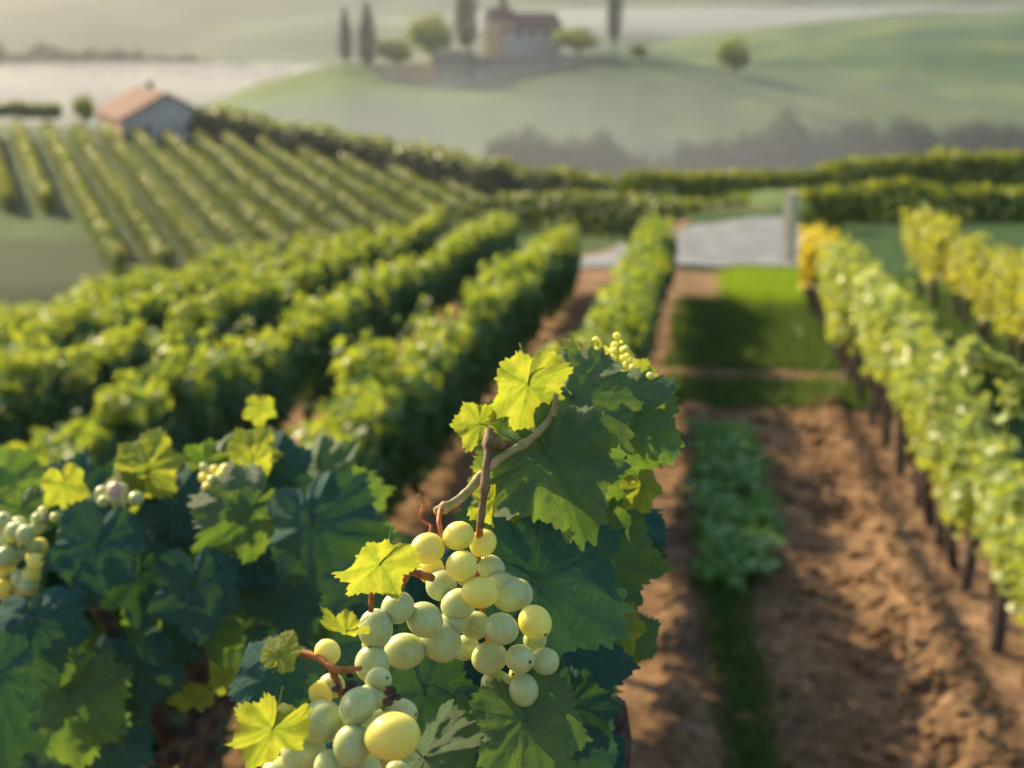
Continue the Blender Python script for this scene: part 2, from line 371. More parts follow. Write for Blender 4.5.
# right hand knoll behind the near rows, carrying two long hedge-like rows
def ridge(name, crest, D, front, back, mat, base=VZ, nx=160, ny=50, rough=0.0, kind='structure'):
    """hill from its crest line (places as seen), falling to the valley in front and behind"""
    pxs = np.array([c[0] for c in crest], float); pys = np.array([c[1] for c in crest], float)
    Ds = np.array([c[2] if len(c) > 2 else D for c in crest], float)
    X = []
    for s in np.linspace(0, 1, nx):
        px = pxs[0] + (pxs[-1] - pxs[0]) * s; k = np.interp(px, pxs, pys); dd = np.interp(px, pxs, Ds)
        c = pt(px, k, dd); e = Vector((c.x, c.y)).normalized(); rowp = []
        endf = math.sin(min(1, s / .12, (1 - s) / .12) * math.pi / 2)
        zc = base - 3 + (c.z - base + 3) * endf
        for q in np.linspace(-1, 1, ny):
            if q < 0: f = -q * front; hh = (1 - math.cos((1 + q) * math.pi)) / 2
            else: f = -q * back; hh = (1 + math.cos(q * math.pi)) / 2
            off = q * (front if q < 0 else back)
            x, y = c.x + e.x * off, c.y + e.y * off
            z = base - 3 + (zc - base + 3) * hh + rough * (fbm(x * .02, y * .02, 11, 4) - .47) * (1 if abs(q) > .04 else .2)
            rowp.append((x, y, z))
        X.append(rowp)
    V = np.array(X).reshape(-1, 3); i = (np.arange(nx - 1)[:, None] * ny + np.arange(ny - 1)[None]).ravel()
    F = np.stack([i, i + ny, i + ny + 1, i + 1], -1)
    return tag(mkobj(name, np_mesh(name, V, F, True), mat), kind=kind)
VC = [(-60, 150), (180, 118), (205, 106), (260, 82), (340, 63), (430, 67), (520, 58), (600, 51), (640, 53), (730, 70), (850, 84), (1024, 116), (1180, 150)]
# a cosine front gives the rounded shoulder
ridge('village_hill', VC, 335, 170, 120, M['hill'], rough=3)
ridge('mid_hill', [(560, 205), (600, 193), (700, 186), (800, 172), (1024, 152), (1250, 150), (1500, 170)], 75, 40, 40, M['hill'], base=-22)
ridge('far_hill', [(480, 60), (640, 45), (760, 28), (900, 14), (1100, 12), (1400, 20)], 640, 330, 200, M['hill'], rough=5)
ridge('far_hill', [(-400, 60), (-100, 66), (60, 70), (200, 76), (300, 84), (380, 100)], 600, 150, 150, M['far_hill'], rough=5)
ridge('distant_mountains', [(-700, -70), (-300, -50), (0, -62), (250, -45), (480, -40), (650, -52), (800, -60), (1000, -55), (1300, -62), (1700, -50)], 1300, 500, 200, M['far_hill'], rough=16)
grid('valley', np.linspace(-6000, 6000, 60), np.linspace(-3000, 9000, 60), lambda x, y: VZ + 0 * x, M['valley'])['kind'] = 'structure'

# pale gravel track behind the alley
def strip(name, left, right, mat, lift=.02, n=24):
    L = curve_pts([Vector(p).to_3d() for p in left], n); Rr = curve_pts([Vector(p).to_3d() for p in right], n); k = min(len(L), len(Rr)); V = []
    for a, b in zip(L[:k], Rr[:k]):
        for s in np.linspace(0, 1, 9):
            p = a.lerp(b, s); wob = .35 * (float(vnoise(p.y * 1.3, p.x * 1.3, 7)) - .5); p.x += wob * (1 if s in (0, 1) else 0); p.y += .5 * (float(vnoise(p.x * 2.5, 3, 6)) - .5); V.append((p.x, p.y, float(zn(p.x, p.y)) + lift + .03 * math.sin(s * math.pi)))
    F = [(i * 9 + j, i * 9 + j + 1, (i + 1) * 9 + j + 1, (i + 1) * 9 + j) for i in range(k - 1) for j in range(8)]
    me = bpy.data.meshes.new(name); me.from_pydata(V, [], F); me.update(); return tag(mkobj(name, me, mat, smooth=True), kind='structure')
def gp(px, py):                        # where that line of sight meets the vineyard ground
    d = ray(px, py); m = 1.0
    while m < 70:
        m += .02; k = m / math.hypot(d.x, d.y); p = Vector((0, 0, H)) + d * k
        if p.z <= float(zn(p.x, p.y)): break
    return p
def g2(px, py): p = gp(px, py); return (p.x, p.y)
strip('gravel_road', [g2(560, 272), g2(620, 248), g2(690, 228), g2(742, 219)], [g2(812, 269), g2(812, 248), g2(812, 228), g2(812, 219)], M['gravel'])

# ------------------------------------------------------------------ row vines
def vine_foliage(rng, n=1700, L=1.0, zlo=.42, zhi=.95, w=.17):
    nc = 26; cx = rng.normal(0, 1, nc) * w * .55; cyy = rng.uniform(-L / 2, L / 2, nc); cz = rng.uniform(zlo + .08, zhi - .04, nc)
    cz += .05 * np.sin(cyy * 9 + rng.random() * 6)
    k = rng.integers(0, nc, n); P = np.stack([cx[k], cyy[k], cz[k]], 1) + rng.normal(0, 1, (n, 3)) * [.06, .12, .085]
    P[:, 0] = np.clip(P[:, 0], -w * 1.35, w * 1.35); P[:, 2] = np.maximum(P[:, 2], zlo - .1 * rng.random(n))
    Nn = np.stack([P[:, 0] * 3.2, rng.normal(0, .35, n), (P[:, 2] - .75) * 1.2 + .25], 1)
    S, SP = [], []
    for q in range(rng.integers(5, 8)):
        x, y = rng.normal(0, .07), rng.uniform(-.45, .45); h = rng.uniform(.05, .16); dx, dy = rng.normal(0, .05, 2)
        for q2 in range(rng.integers(8, 15)):
            t = rng.random(); SP.append((x + dx * t + rng.normal(0, .022), y + dy * t + rng.normal(0, .022), zhi - .08 + h * t))
    SP = np.array(SP); m = len(SP)
    P = np.concatenate([P, SP]); Nn = np.concatenate([Nn, np.tile([0, -.3, .6], (m, 1))])
    me = leaf_cloud('vine_foliage', P, Nn, np.concatenate([rng.uniform(.045, .088, n), rng.uniform(.04, .08, m)]), rng)
    nf = len(TPL['mid'][1]); mi = np.zeros((n + m) * nf, dtype=np.int32); mi[n * nf:] = 1; tp_ = (P[:n, 2] + rng.normal(0, .05, n)) > zhi - .06; mi[:n * nf][np.repeat(tp_, nf)] = 1; me.materials.append(M['row_leaf']); me.materials.append(M['row_shoot_lit_top'])
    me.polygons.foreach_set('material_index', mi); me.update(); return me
def trunk_mesh(rng):
    h = .62; pts = [Vector((0, 0, -.05))]
    x = y = 0
    for i in range(1, 6): x += rng.normal(0, .018); y += rng.normal(0, .02); pts.append(Vector((x, y, h * i / 5)))
    V, F = [], []
    v, f = tube(curve_pts(pts, 15), list(np.linspace(.040, .024, 16)), 8, .3)
    V += v; F += f
    for s in (-1, 1):
        q = curve_pts([pts[-1], pts[-1] + Vector((0, s * .15, .05)), pts[-1] + Vector((.02, s * .42, .06))], 8)
        v, f = tube(q, list(np.linspace(.022, .011, len(q))), 7, .25); o = len(V); V += v; F += [tuple(i + o for i in g) for g in f]
    me = bpy.data.meshes.new('vine_trunk'); me.from_pydata([tuple(p) for p in V], [], F); me.update()
    me.polygons.foreach_set('use_smooth', [True] * len(me.polygons)); me.materials.append(M['bark']); return me
VAR = {}
for key, kw in (('wide', dict(zlo=.22, zhi=.86, w=.125, n=2300)), ('slim', dict(zlo=.49, zhi=.97, w=.105, n=2100)), ('mid', dict(zlo=.42, zhi=.95, w=.13, n=1500))):
    VAR[key] = []
    for i in range(4):
        r = np.random.default_rng(100 + i + len(VAR) * 10); VAR[key].append((vine_foliage(r, **kw), trunk_mesh(r)))
ORD = 'first second third fourth fifth sixth seventh eighth ninth tenth eleventh twelfth thirteenth fourteenth fifteenth sixteenth seventeenth eighteenth nineteenth twentieth'.split()
ORD += ['twenty-' + o for o in ORD[:9]] + ['thirtieth'] + ['thirty-' + o for o in ORD[:9]]
def override(o, m, i=0):
    o.material_slots[i].link = 'OBJECT'; o.material_slots[i].material = m
ROWS = {}
def vine_row(xc, y0, y1, step, desc, group, leaf=None, shoot=None, far_yellow=False, sz=1.0, bend=0.0, var='wide'):
    ys_ = np.arange(y0, y1, step); out = []
    for i, y in enumerate(ys_):
        f, t = VAR[var][int(RNG.integers(0, 4))]
        x = xc + RNG.normal(0, .03) + bend * max(0, y - 12) ** 2
        v = empty('grapevine', (x, y, float(zn(x, y)) - .01), (math.pi if RNG.random() < .5 else 0) + RNG.normal(0, .04))
        sc = sz * RNG.uniform(.86, 1.10)
        if var == 'slim' and xc < 2: sc *= .80 + .20 * float(smooth(5, 11, y))
        v.scale = (sc * RNG.uniform(.8, 1.2), 1.0, sc)
        tag(v, f'{ORD[i]} vine from the near end of the {desc}', 'grapevine', group)
        fo_ = mkobj('foliage', f, None, v); mkobj('trunk', t, None, v)
        lf, sf = leaf, shoot
        if far_yellow and y > y1 - 4.5: lf = M['yellow_leaf'] if y > y1 - 2.6 else M['pale_leaf']; sf = M['yellow_leaf']
        if lf: override(fo_, lf)
        if sf: override(fo_, sf, 1)
        out.append(v)
    return out
ROWS['R1'] = vine_row(1.41, 2.4, 19.0, .80, 'pale green row right of the dirt alley', 'vines of the row right of the dirt alley', M['pale_leaf'], M['pale_leaf'], True, var='slim')
ROWS['R2'] = vine_row(2.95, 10.5, 19.6, .80, 'yellow row at the far right', 'vines of the yellow row at the far right', M['lime_leaf'], M['lime_leaf'], var='slim')
ROWS['C0'] = vine_row(-.55, 3.2, 18.6, .80, 'narrow row left of the dirt alley', 'vines of the row left of the dirt alley', sz=1.0, var='mid')
names = ['first', 'second', 'third', 'fourth', 'fifth', 'sixth', 'seventh']
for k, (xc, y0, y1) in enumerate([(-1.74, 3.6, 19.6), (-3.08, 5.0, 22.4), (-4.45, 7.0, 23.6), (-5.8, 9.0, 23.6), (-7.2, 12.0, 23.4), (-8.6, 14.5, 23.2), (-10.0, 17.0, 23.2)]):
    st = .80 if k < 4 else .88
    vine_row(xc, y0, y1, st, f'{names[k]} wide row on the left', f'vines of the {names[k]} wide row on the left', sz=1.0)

# a long arching shoot on the nearest vine of the right row
nv = ROWS['R1'][0]; bpy.context.view_layer.update(); inv = nv.matrix_basis.inverted()
base_ = Vector((1.30, 2.45, float(zn(1.3, 2.45)) + .95))
arc = [base_, Vector((1.05, 2.5, 1.25)), pt(1060, 405, 2.62), pt(1030, 380, 2.6), pt(1005, 366, 2.6), pt(985, 358, 2.6), pt(973, 346, 2.58), pt(967, 356, 2.56), pt(960, 370, 2.55)]
arc2 = [pt(1030, 380, 2.6), pt(1012, 392, 2.6), pt(1006, 410, 2.6)]
tubes('long_shoot', [([inv @ p for p in arc], .005, .002), ([inv @ p for p in arc2], .003, .0015)], M['green_cane'], nv, 6)
rg = np.random.default_rng(5); cs = curve_pts(arc, 60) + curve_pts(arc2, 16); P = np.array([tuple(inv @ p) for p in cs for _ in range(3)]) + rg.normal(0, .010, (len(cs) * 3, 3))
sm = leaf_cloud('shoot_leaves', P, np.tile([-.3, -.6, .4], (len(P), 1)), rg.uniform(.018, .042, len(P)), rg); so = mkobj('shoot_leaves', sm, M['pale_leaf'], nv)

# round stakes in the right-hand row
st_me = bpy.data.meshes.new('stake'); v, f = tube([Vector((0, 0, -.1)), Vector((.004, 0, .25)), Vector((0, .004, .5)), Vector((0, 0, .68))], [.034, .033, .031, .030], 10, .08)
st_me.from_pydata([tuple(p) for p in v], [], f); st_me.update(); st_me.materials.append(M['post'])
for i, y in enumerate(np.arange(4.4, 19, .8)):
    o = mkobj('wooden_stake', st_me); o.location = (1.36, y, float(zn(1.36, y))); o.rotation_euler = (R(RNG.normal(0, 2)), R(RNG.normal(0, 3)), 0)
    tag(o, f'{ORD[i]} dark wooden stake from the near end under the row right of the alley', 'stake', 'stakes of the row right of the alley')
p = gp(788, 262)
o = mkobj('end_post', box_mesh('end_post', [(-.075, .075, -.075, .075, -.1, 1.12), (-.09, .09, -.09, .09, 1.12, 1.17)]), M['post_pale']); o.location = (p.x, p.y, float(zn(p.x, p.y))); o.rotation_euler = (0, 0, R(48))
tag(o, 'pale square wooden post beside the gravel road beyond the alley', 'post')

# ------------------------------------------------------------------ long far rows and hedges
def hedge(name, path, h, wd, dens, lsize, mat, label, cat, group=None, rng=None, lift=.0, topm=None):
    VV = []
    rng = rng or np.random.default_rng(int(abs(path[0][0] * 100)) + 1); P = []; Nn = []
    path = [Vector(p) for p in path]
    for a, b in zip(path[:-1], path[1:]):
        Ls = (b - a).length; n = int(Ls * dens); d = (b - a).normalized(); s = Vector((d.y, -d.x, 0)).normalized()
        t = rng.random(n); u = rng.uniform(-1, 1, n); v = rng.random(n) ** .8
        ph = rng.random() * 9
        pos = np.array(a)[None] + np.array(b - a)[None] * t[:, None]
        bump = 1 + .15 * (vnoise(pos[:, 0] * 1.1 / h, pos[:, 1] * 1.1 / h, 5) - .5) * 2 
        wv = wd / 2 * (1 - .45 * v ** 3)
        pos += np.array(s)[None] * (u * wv)[:, None] * bump[:, None]; pos[:, 2] += lift + v * (h - lift) * bump
        VV.append(v); P.append(pos); Nn.append(np.array(s)[None] * (u * 1.3)[:, None] + np.array([0, 0, 1])[None] * (v[:, None] * 1.1 - .3))
    P = np.concatenate(P); Nn = np.concatenate(Nn)
    me = leaf_cloud(name, P, Nn, rng.uniform(.6, 1.3, len(P)) * lsize, rng, 'far')
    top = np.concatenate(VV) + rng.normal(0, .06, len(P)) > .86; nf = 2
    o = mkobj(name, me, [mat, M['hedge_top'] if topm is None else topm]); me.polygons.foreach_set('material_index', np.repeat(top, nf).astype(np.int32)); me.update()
    return tag(o, label, cat, group)
# rows on the knoll to the right
def pathp(pts): return [pt(*q) for q in pts]
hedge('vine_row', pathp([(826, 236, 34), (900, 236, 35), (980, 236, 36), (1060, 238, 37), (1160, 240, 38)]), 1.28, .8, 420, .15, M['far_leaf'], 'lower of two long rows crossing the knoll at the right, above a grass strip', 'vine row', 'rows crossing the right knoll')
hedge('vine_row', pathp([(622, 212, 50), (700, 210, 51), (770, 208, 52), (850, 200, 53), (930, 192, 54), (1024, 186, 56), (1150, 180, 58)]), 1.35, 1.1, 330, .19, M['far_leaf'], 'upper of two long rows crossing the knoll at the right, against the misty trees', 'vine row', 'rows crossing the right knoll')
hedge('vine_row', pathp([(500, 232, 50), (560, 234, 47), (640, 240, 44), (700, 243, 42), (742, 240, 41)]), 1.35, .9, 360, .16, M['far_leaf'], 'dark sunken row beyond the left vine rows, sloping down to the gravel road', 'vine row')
p = pt(800, 243, 31)
hedge('bush', [p, p + Vector((.9, .4, -.05))], 1.15, .5, 900, .10, M['far_leaf'], 'ragged bush right behind the pale post by the gravel road', 'bush')
grid('grass_bank', np.arange(-14, 22, .8), np.arange(27, 66, .8), lambda x, y: np.minimum(-3.1 - .04 * (y - 36) - .0, zn(x, np.minimum(y, 38)) + .0) - 1.2 * smooth(2.2, -1.5, x) - .12 * np.maximum(y - 46, 0), M['hill'])['kind'] = 'structure'
# big hedge behind the field
hb = [(205, 152, 113), (255, 158, 109), (300, 167, 105), (350, 176, 101), (400, 188, 97), (450, 198, 93), (490, 206, 90), (530, 214, 88), (580, 224, 86), (640, 234, 85)]
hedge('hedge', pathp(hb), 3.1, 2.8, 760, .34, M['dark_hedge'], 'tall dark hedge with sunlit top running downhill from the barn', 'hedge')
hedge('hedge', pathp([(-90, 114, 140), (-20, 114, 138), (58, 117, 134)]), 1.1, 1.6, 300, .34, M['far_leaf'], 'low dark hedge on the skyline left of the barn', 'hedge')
# field rows
poly = [pt(122, 275, 67).xy, pt(240, 268, 68).xy, pt(380, 250, 74).xy, pt(500, 224, 84).xy, pt(505, 212, 88).xy, pt(400, 188, 96).xy, pt(300, 170, 103).xy, pt(210, 155, 110).xy, pt(100, 146, 112).xy, pt(-140, 138, 116).xy, pt(-150, 215, 84).xy, pt(70, 214, 83).xy]
def inside(p):
    c = False; n = len(poly)
    for i in range(n):
        a, b = poly[i], poly[(i + 1) % n]
        if (a.y > p[1]) != (b.y > p[1]) and p[0] < (b.x - a.x) * (p[1] - a.y) / (b.y - a.y) + a.x: c = not c
    return c
us = [uv(q.x, q.y)[0] for q in poly]; u = min(us) + .6; ri = 0; frows = []
while u < max(us):
    vs = [v for v in np.arange(-30, 60, .5) if inside(tuple(FO + fper * u + fdir * v))]
    if len(vs) > 8:
        a = FO + fper * u + fdir * vs[0]; b = FO + fper * u + fdir * vs[-1]; frows.append((a, b))
    u += 2.05
for i, (a, b) in enumerate(frows):
    n = max(2, int((b - a).length / 6)); path = []
    for k in range(n + 1): q = a.lerp(b, k / n); path.append((q.x, q.y, float(field_z(q.x, q.y))))
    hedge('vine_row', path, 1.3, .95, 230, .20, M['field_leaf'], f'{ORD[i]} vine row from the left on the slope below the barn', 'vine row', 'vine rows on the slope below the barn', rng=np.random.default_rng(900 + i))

# ------------------------------------------------------------------ trees
def crown_mesh(rng, w, h, z0, n, ls, kind='round'):
    if kind == 'cypress':
        v = rng.random(n); a = rng.uniform(0, 2 * math.pi, n); rr = np.sqrt(rng.random(n)) * .15 + .85
        prof = np.sin(np.clip(v, 0, 1) ** .7 * math.pi) ** .6 * (1 - v * .55) * (1 + .16 * np.sin(a * 3 + v * 14))
        P = np.stack([np.cos(a) * prof * rr * w / 2, np.sin(a) * prof * rr * w / 2, z0 + v * h], 1)
        Nn = np.stack([np.cos(a), np.sin(a), .2 + 0 * a], 1)
        return leaf_cloud('crown', P, Nn, rng.uniform(.6, 1.4, n) * ls, rng, 'far', droop=-.8)
    nc = 34; d = rng.normal(0, 1, (nc, 3)); d /= np.linalg.norm(d, axis=1, keepdims=True); d[:, 2] = d[:, 2] * .95 - .05
    c = d * rng.uniform(.25, .68, (nc, 1)) * [w / 2, w / 2, h / 2] + [0, 0, z0 + h / 2]
    k = rng.integers(0, nc, n); q = rng.normal(0, 1, (n, 3)); q /= np.linalg.norm(q, axis=1, keepdims=True)
    rad = rng.uniform(.55, 1.05, (n, 1)) * np.array([w, w, h]) * rng.uniform(.17, .27, (nc, 1))[k]
    P = c[k] + q * rad
    return leaf_cloud('crown', P, q + d[k] * .4, rng.uniform(.6, 1.4, n) * ls * 1.25, rng, 'far')
def tree_protos():
    out = {}
    for nm, (w_, h_, z0, n, ls, kd, mt) in {'round': (8, 7.8, .7, 2600, .42, 'round', 'tree_leaf'), 'broad': (11, 9.5, 1.0, 2400, .55, 'round', 'tree_leaf'),
                                            'cypress': (3.4, 15.5, .6, 2600, .36, 'cypress', 'cypress_leaf')}.items():
        r = np.random.default_rng(len(nm) * 31); cm = crown_mesh(r, w_, h_, z0, n, ls, kd); cm.materials.append(M[mt])
        V, F = tube([Vector((0, 0, -1)), Vector((.1, 0, z0)), Vector((0, .1, z0 + h_ * .5))], [.32, .24, .10], 8, .2)
        if kd == 'round':
            for q in range(5):
                a = q * 1.26; e = Vector((math.cos(a) * w_ * .3, math.sin(a) * w_ * .3, z0 + h_ * .55)); v, f = tube([Vector((0, 0, z0 * .9)), e * .5 + Vector((0, 0, z0 * .5)), e], [.16, .10, .04], 6)
                o = len(V); V += v; F += [tuple(i + o for i in g) for g in f]
        tm = bpy.data.meshes.new('trunk'); tm.from_pydata([tuple(p) for p in V], [], F); tm.update(); tm.materials.append(M['bark']); out[nm] = (cm, tm)
    return out
TP = tree_protos()
def tree(name, kind, loc, sx, sz, label, cat='tree', group=None, rz=0):
    r = empty(name, loc, rz); r.scale = (sx, sx, sz); tag(r, label, cat, group)
    c = mkobj('crown', TP[kind][0], None, r); mkobj('trunk', TP[kind][1], None, r)
    if name == 'misty_tree': override(c, M['dark_hedge'])
    return r
tree('cypress', 'cypress', pt(346, 62, 333), 1.15, .74, 'slim cypress, leftmost on the village hill', 'cypress', 'cypresses on the hill')
tree('cypress', 'cypress', pt(368, 66, 330), 1.55, .86, 'fuller cypress, second from the left on the village hill', 'cypress', 'cypresses on the hill', 1)
tree('cypress', 'cypress', pt(466, 50, 326), 1.75, 1.25, 'broad dark cypress between the round tree and the house', 'cypress', 'cypresses on the hill', 2)
tree('cypress', 'cypress', pt(614, 44, 322), 1.15, 1.35, 'tall slim cypress right of the house at the end of the wall', 'cypress', 'cypresses on the hill', 3)
tree('cypress', 'cypress', pt(503, 30, 345), .8, .72, 'cypress with only its tip above the house', 'cypress', 'cypresses on the hill', 3)
tree('round_tree', 'round', pt(433, 60, 318), 1.5, 1.3, 'round sunlit tree by the terrace wall left of the house', 'tree')
tree('round_tree', 'round', pt(397, 66, 326), 1.2, .8, 'low dark tree between the slim cypresses and the round tree', 'tree')
tree('bush', 'round', pt(578, 52, 318), 1.5, .68, 'low golden bush behind the wall right of the house', 'bush')
tree('round_tree', 'round', pt(734, 74, 322), 1.15, 1.05, 'lone small round tree on the open right shoulder of the hill', 'tree')
tree('bush', 'round', pt(640, 58, 320), .62, .4, 'small dark bush at the foot of the tall slim cypress', 'bush')
tree('round_tree', 'round', pt(86, 124, 122), .27, .31, 'small dark round tree left of the barn', 'tree')
rt = np.random.default_rng(77)
spots = [(-20 + i * 15.5 + rt.normal(0, 4), 0) for i in range(21)]
for i, (px, _) in enumerate(spots):
    D = 560 + rt.normal(0, 12); py = np.interp(px, [-100, 60, 200, 300], [72, 76, 80, 86])
    s = rt.uniform(.9, 1.5) if px < 205 else rt.uniform(.65, 1.0)
    tree('misty_tree', 'broad', pt(px, py, D), s * 1.15, s * .95, 'hazy tree of the far line of trees left behind the barn', 'tree', 'far line of trees in the mist on the left', rt.uniform(0, 6))
for i, (px, py, s, D) in enumerate([(505, 196, 1.0, 165), (528, 196, 1.1, 168), (552, 194, .9, 165), (575, 197, 1.0, 170), (600, 197, 1.1, 172), (622, 198, .8, 175)]):
    tree('misty_tree', 'broad', pt(px, py + 4, D), s * .55, s * .85, f'{ORD[i]} from the left of the hazy trees in the hollow behind the left rows', 'tree', 'hazy trees in the hollow', i)
for i in range(24):
    px = 628 + i * 17 + rt.normal(0, 4); py = 190 - i * 1.0 if px < 780 else 184 - (px - 780) * .09; D = 190 + i * 1.2
    s = np.interp(px, [620, 700, 790, 850, 1024], [.45, .7, 1.0, .8, .6]) * rt.uniform(.8, 1.15)
    tree('misty_tree', 'broad', pt(px, py + 8, D), s * .75, s * 1.15, 'blue hazy tree of the line behind the right rows', 'tree', 'line of blue hazy trees behind the right rows', rt.uniform(0, 6))

# ------------------------------------------------------------------ buildings
def prism(name, x0, x1, y0, y1, z0, ze, zr, over=0, thick=0, mat=None, parent=None, ridge='x'):
    """gable roof slabs (thick > 0) or walls with gables"""
    V, F = [], []
    if thick:
        m_ = (y0 + y1) / 2; sl = (zr - ze) / (m_ - y0)
        for s in (-1, 1):
            ye = m_ + s * ((y1 - y0) / 2 + over); zee = zr - sl * ((y1 - y0) / 2 + over); o = len(V)
            V += [(x0 - over, m_, zr), (x1 + over, m_, zr), (x1 + over, ye, zee), (x0 - over, ye, zee)]
            V += [(a, b, c + thick) for a, b, c in V[o:o + 4]]
            F += [tuple(o + i for i in q) for q in ((0, 1, 2, 3), (7, 6, 5, 4), (0, 4, 5, 1), (1, 5, 6, 2), (2, 6, 7, 3), (3, 7, 4, 0))]
    else:
        m_ = (y0 + y1) / 2
        V = [(x0, y0, z0), (x1, y0, z0), (x1, y1, z0), (x0, y1, z0), (x0, y0, ze), (x1, y0, ze), (x1, y1, ze), (x0, y1, ze), (x0, m_, zr), (x1, m_, zr)]
        F = [(0, 1, 5, 4), (2, 3, 7, 6), (1, 2, 6, 9, 5), (3, 0, 4, 8, 7)]
    me = bpy.data.meshes.new(name); me.from_pydata(V, [], F); me.update(); return mkobj(name, me, mat, parent)
# barn: local x runs along the ridge, gable wall at x = x1 faces the camera
b0 = pt(168, 142, 112); az = math.atan2(-b0.y, -b0.x)
bn = empty('barn', (b0.x, b0.y, b0.z - .5), az + R(13)); tag(bn, 'small grey barn with a red tiled gable roof at the top of the vine slope', 'barn')
wl = prism('wall', -9, 0, -3.3, 3.3, -1, 2.3, 4.05, mat=M['plaster'], parent=bn)
prism('roof', -9, 0, -3.3, 3.3, 0, 2.32, 4.07, over=.35, thick=.16, mat=M['tile'], parent=bn)
o = mkobj('door', box_mesh('door', [(.0, .05, -1.0, 1.0, .3, 2.1)]), M['shutter'], bn); o.hide_render = True; bpy.data.objects.remove(o)
o = mkobj('lit_side_wall', box_mesh('lit_side_wall', [(-8.9, -.1, -3.42, -3.303, -1, 2.15)]), M['plaster_lit'], bn)  # thin slab over the left wall, painted in its sunlit tone
o = mkobj('chimney', box_mesh('chimney', [(-5.4, -4.9, -.25, .25, 3.9, 4.8)]), M['stone'], bn)
for yy in (-1.7, 1.3): mkobj('window', box_mesh('window', [(.0, .06, yy, yy + .5, 1.2, 1.8)]), M['shutter'], bn)
# village house
h0 = pt(527, 50, 326); az = math.atan2(-h0.y, -h0.x)
hs = empty('farmhouse', (h0.x, h0.y, h0.z), az + R(90) + R(24)); tag(hs, 'old farmhouse with a red tiled roof behind the terrace wall on the hill', 'house')
prism('wall', -6.5, 6.5, -4, 4, -3, 4.6, 7.8, mat=M['plaster'], parent=hs)
prism('roof', -6.5, 6.5, -4, 4, 0, 4.65, 7.85, over=.5, thick=.25, mat=M['tile'], parent=hs)
for xx in (-4, -.8, 2.4): mkobj('window', box_mesh('window', [(xx, xx + .9, -4.08, -3.98, 2.6, 4.0)]), M['shutter'], hs)
hs2 = empty('tower_house', pt(500, 50, 322), az + R(90) + R(24)); tag(hs2, 'narrow gabled house with sunlit orange wall left of the farmhouse', 'house')
prism('wall', -2.6, 2.6, -2.6, 2.6, -3, 6.4, 8.7, mat=M['plaster_lit'], parent=hs2)
prism('roof', -2.6, 2.6, -2.6, 2.6, 0, 6.45, 8.75, over=.3, thick=.2, mat=M['tile'], parent=hs2)
mkobj('window', box_mesh('window', [(-.4, .4, -2.66, -2.58, 3.6, 4.8)]), M['shutter'], hs2)
def wall_along(name, a, b, h_, th, label, mat):
    a, b = Vector(a), Vector(b); d = b - a; o = mkobj(name, box_mesh(name, [(0, d.xy.length, -th / 2, th / 2, -3, h_), (-.05, d.xy.length + .05, -th / 2 - .1, th / 2 + .1, h_ + .003, h_ + .2)]), mat)
    o.location = a; o.rotation_euler = (0, 0, math.atan2(d.y, d.x)); return tag(o, label, 'wall')
wall_along('garden_wall', pt(376, 73, 312), pt(440, 73, 308), 1.8, .6, 'low sunlit stone wall left of the bastion on the hill', M['plaster_lit'])
wall_along('garden_wall', pt(472, 70, 304), pt(618, 56, 312), 2.6, .8, 'long grey terrace wall below the farmhouse', M['stone'])
q = pt(455, 71, 305); o = mkobj('stone_bastion', box_mesh('stone_bastion', [(-3.4, 3.4, -3, 3, -4, 4.2), (-3.55, 3.55, -3.15, 3.15, 4.203, 4.45)]), M['stone']); o.location = q; o.rotation_euler = (0, 0, math.atan2(-q.y, -q.x) + R(70))
tag(o, 'square stone bastion between the low sunlit wall and the long terrace wall', 'wall')

# ------------------------------------------------------------------ grass and weeds near
def blades(name, n, fn, hmin, hmax, seed):
    r = np.random.default_rng(seed); x, y = fn(r, n); z = zn(x, y) + micro(x, y)
    a = r.uniform(0, 2 * math.pi, n); hh = r.uniform(hmin, hmax, n); wd_ = .004 + .004 * r.random(n); le = r.normal(0, .35, (n, 2)) * hh[:, None]
    b1 = np.stack([x - np.cos(a) * wd_, y - np.sin(a) * wd_, z], 1); b2 = np.stack([x + np.cos(a) * wd_, y + np.sin(a) * wd_, z], 1)
    tp = np.stack([x + le[:, 0], y + le[:, 1], z + hh], 1); V = np.stack([b1, b2, tp], 1).reshape(-1, 3)
    me = np_mesh(name, V, np.arange(3 * n).reshape(-1, 3)); attr(me, 'rnd', r.random(n), 'FACE'); return tag(mkobj(name, me, M['grass']), kind='stuff')
def f_strips(r, n):
    x = r.uniform(-.4, 6.0, n * 4); y = r.uniform(11.0, 21.7, n * 4); g = grass_mask(x, y); k = r.random(n * 4) < g - .3; return x[k][:n], y[k][:n]
def _b(name, n, fn, a, b, s):
    r = np.random.default_rng(s); x, y = fn(r, n); return blades(name, len(x), lambda r_, n_: (x, y), a, b, s + 1)
_b('grass', 70000, f_strips, .05, .16, 3)
def f_line(r, n): y = r.uniform(4.6, 9.0, n); return .24 + .14 * (vnoise(y * 1.1, 3, 4) - .5) + r.normal(0, .055, n), y
def f_patch(r, n): return r.uniform(.45, 1.75, n) + r.normal(0, .10, n), 19.5 + r.uniform(-1.8, 1.9, n) + r.normal(0, .12, n)
M['grass_lit'] = leaf_mat('sunlit-tone grass blade', (.10, .22, .02), (.2, .32, .03), (.3, .5, .02), (.45, .6, .03), .4, rough=.6, spec=.2)  # brighter grass copy: the sunlit patch is painted by colour
pg = _b('grass', 16000, f_patch, .10, .22, 43); pg.data.materials.clear(); pg.data.materials.append(M['grass_lit'])
_b('grass', 5000, f_line, .03, .09, 13)
r = np.random.default_rng(21); n = 2600
cx = r.uniform(-1, 1, 60); cyy = r.uniform(-1, 1, 60); k = r.integers(0, 60, n)
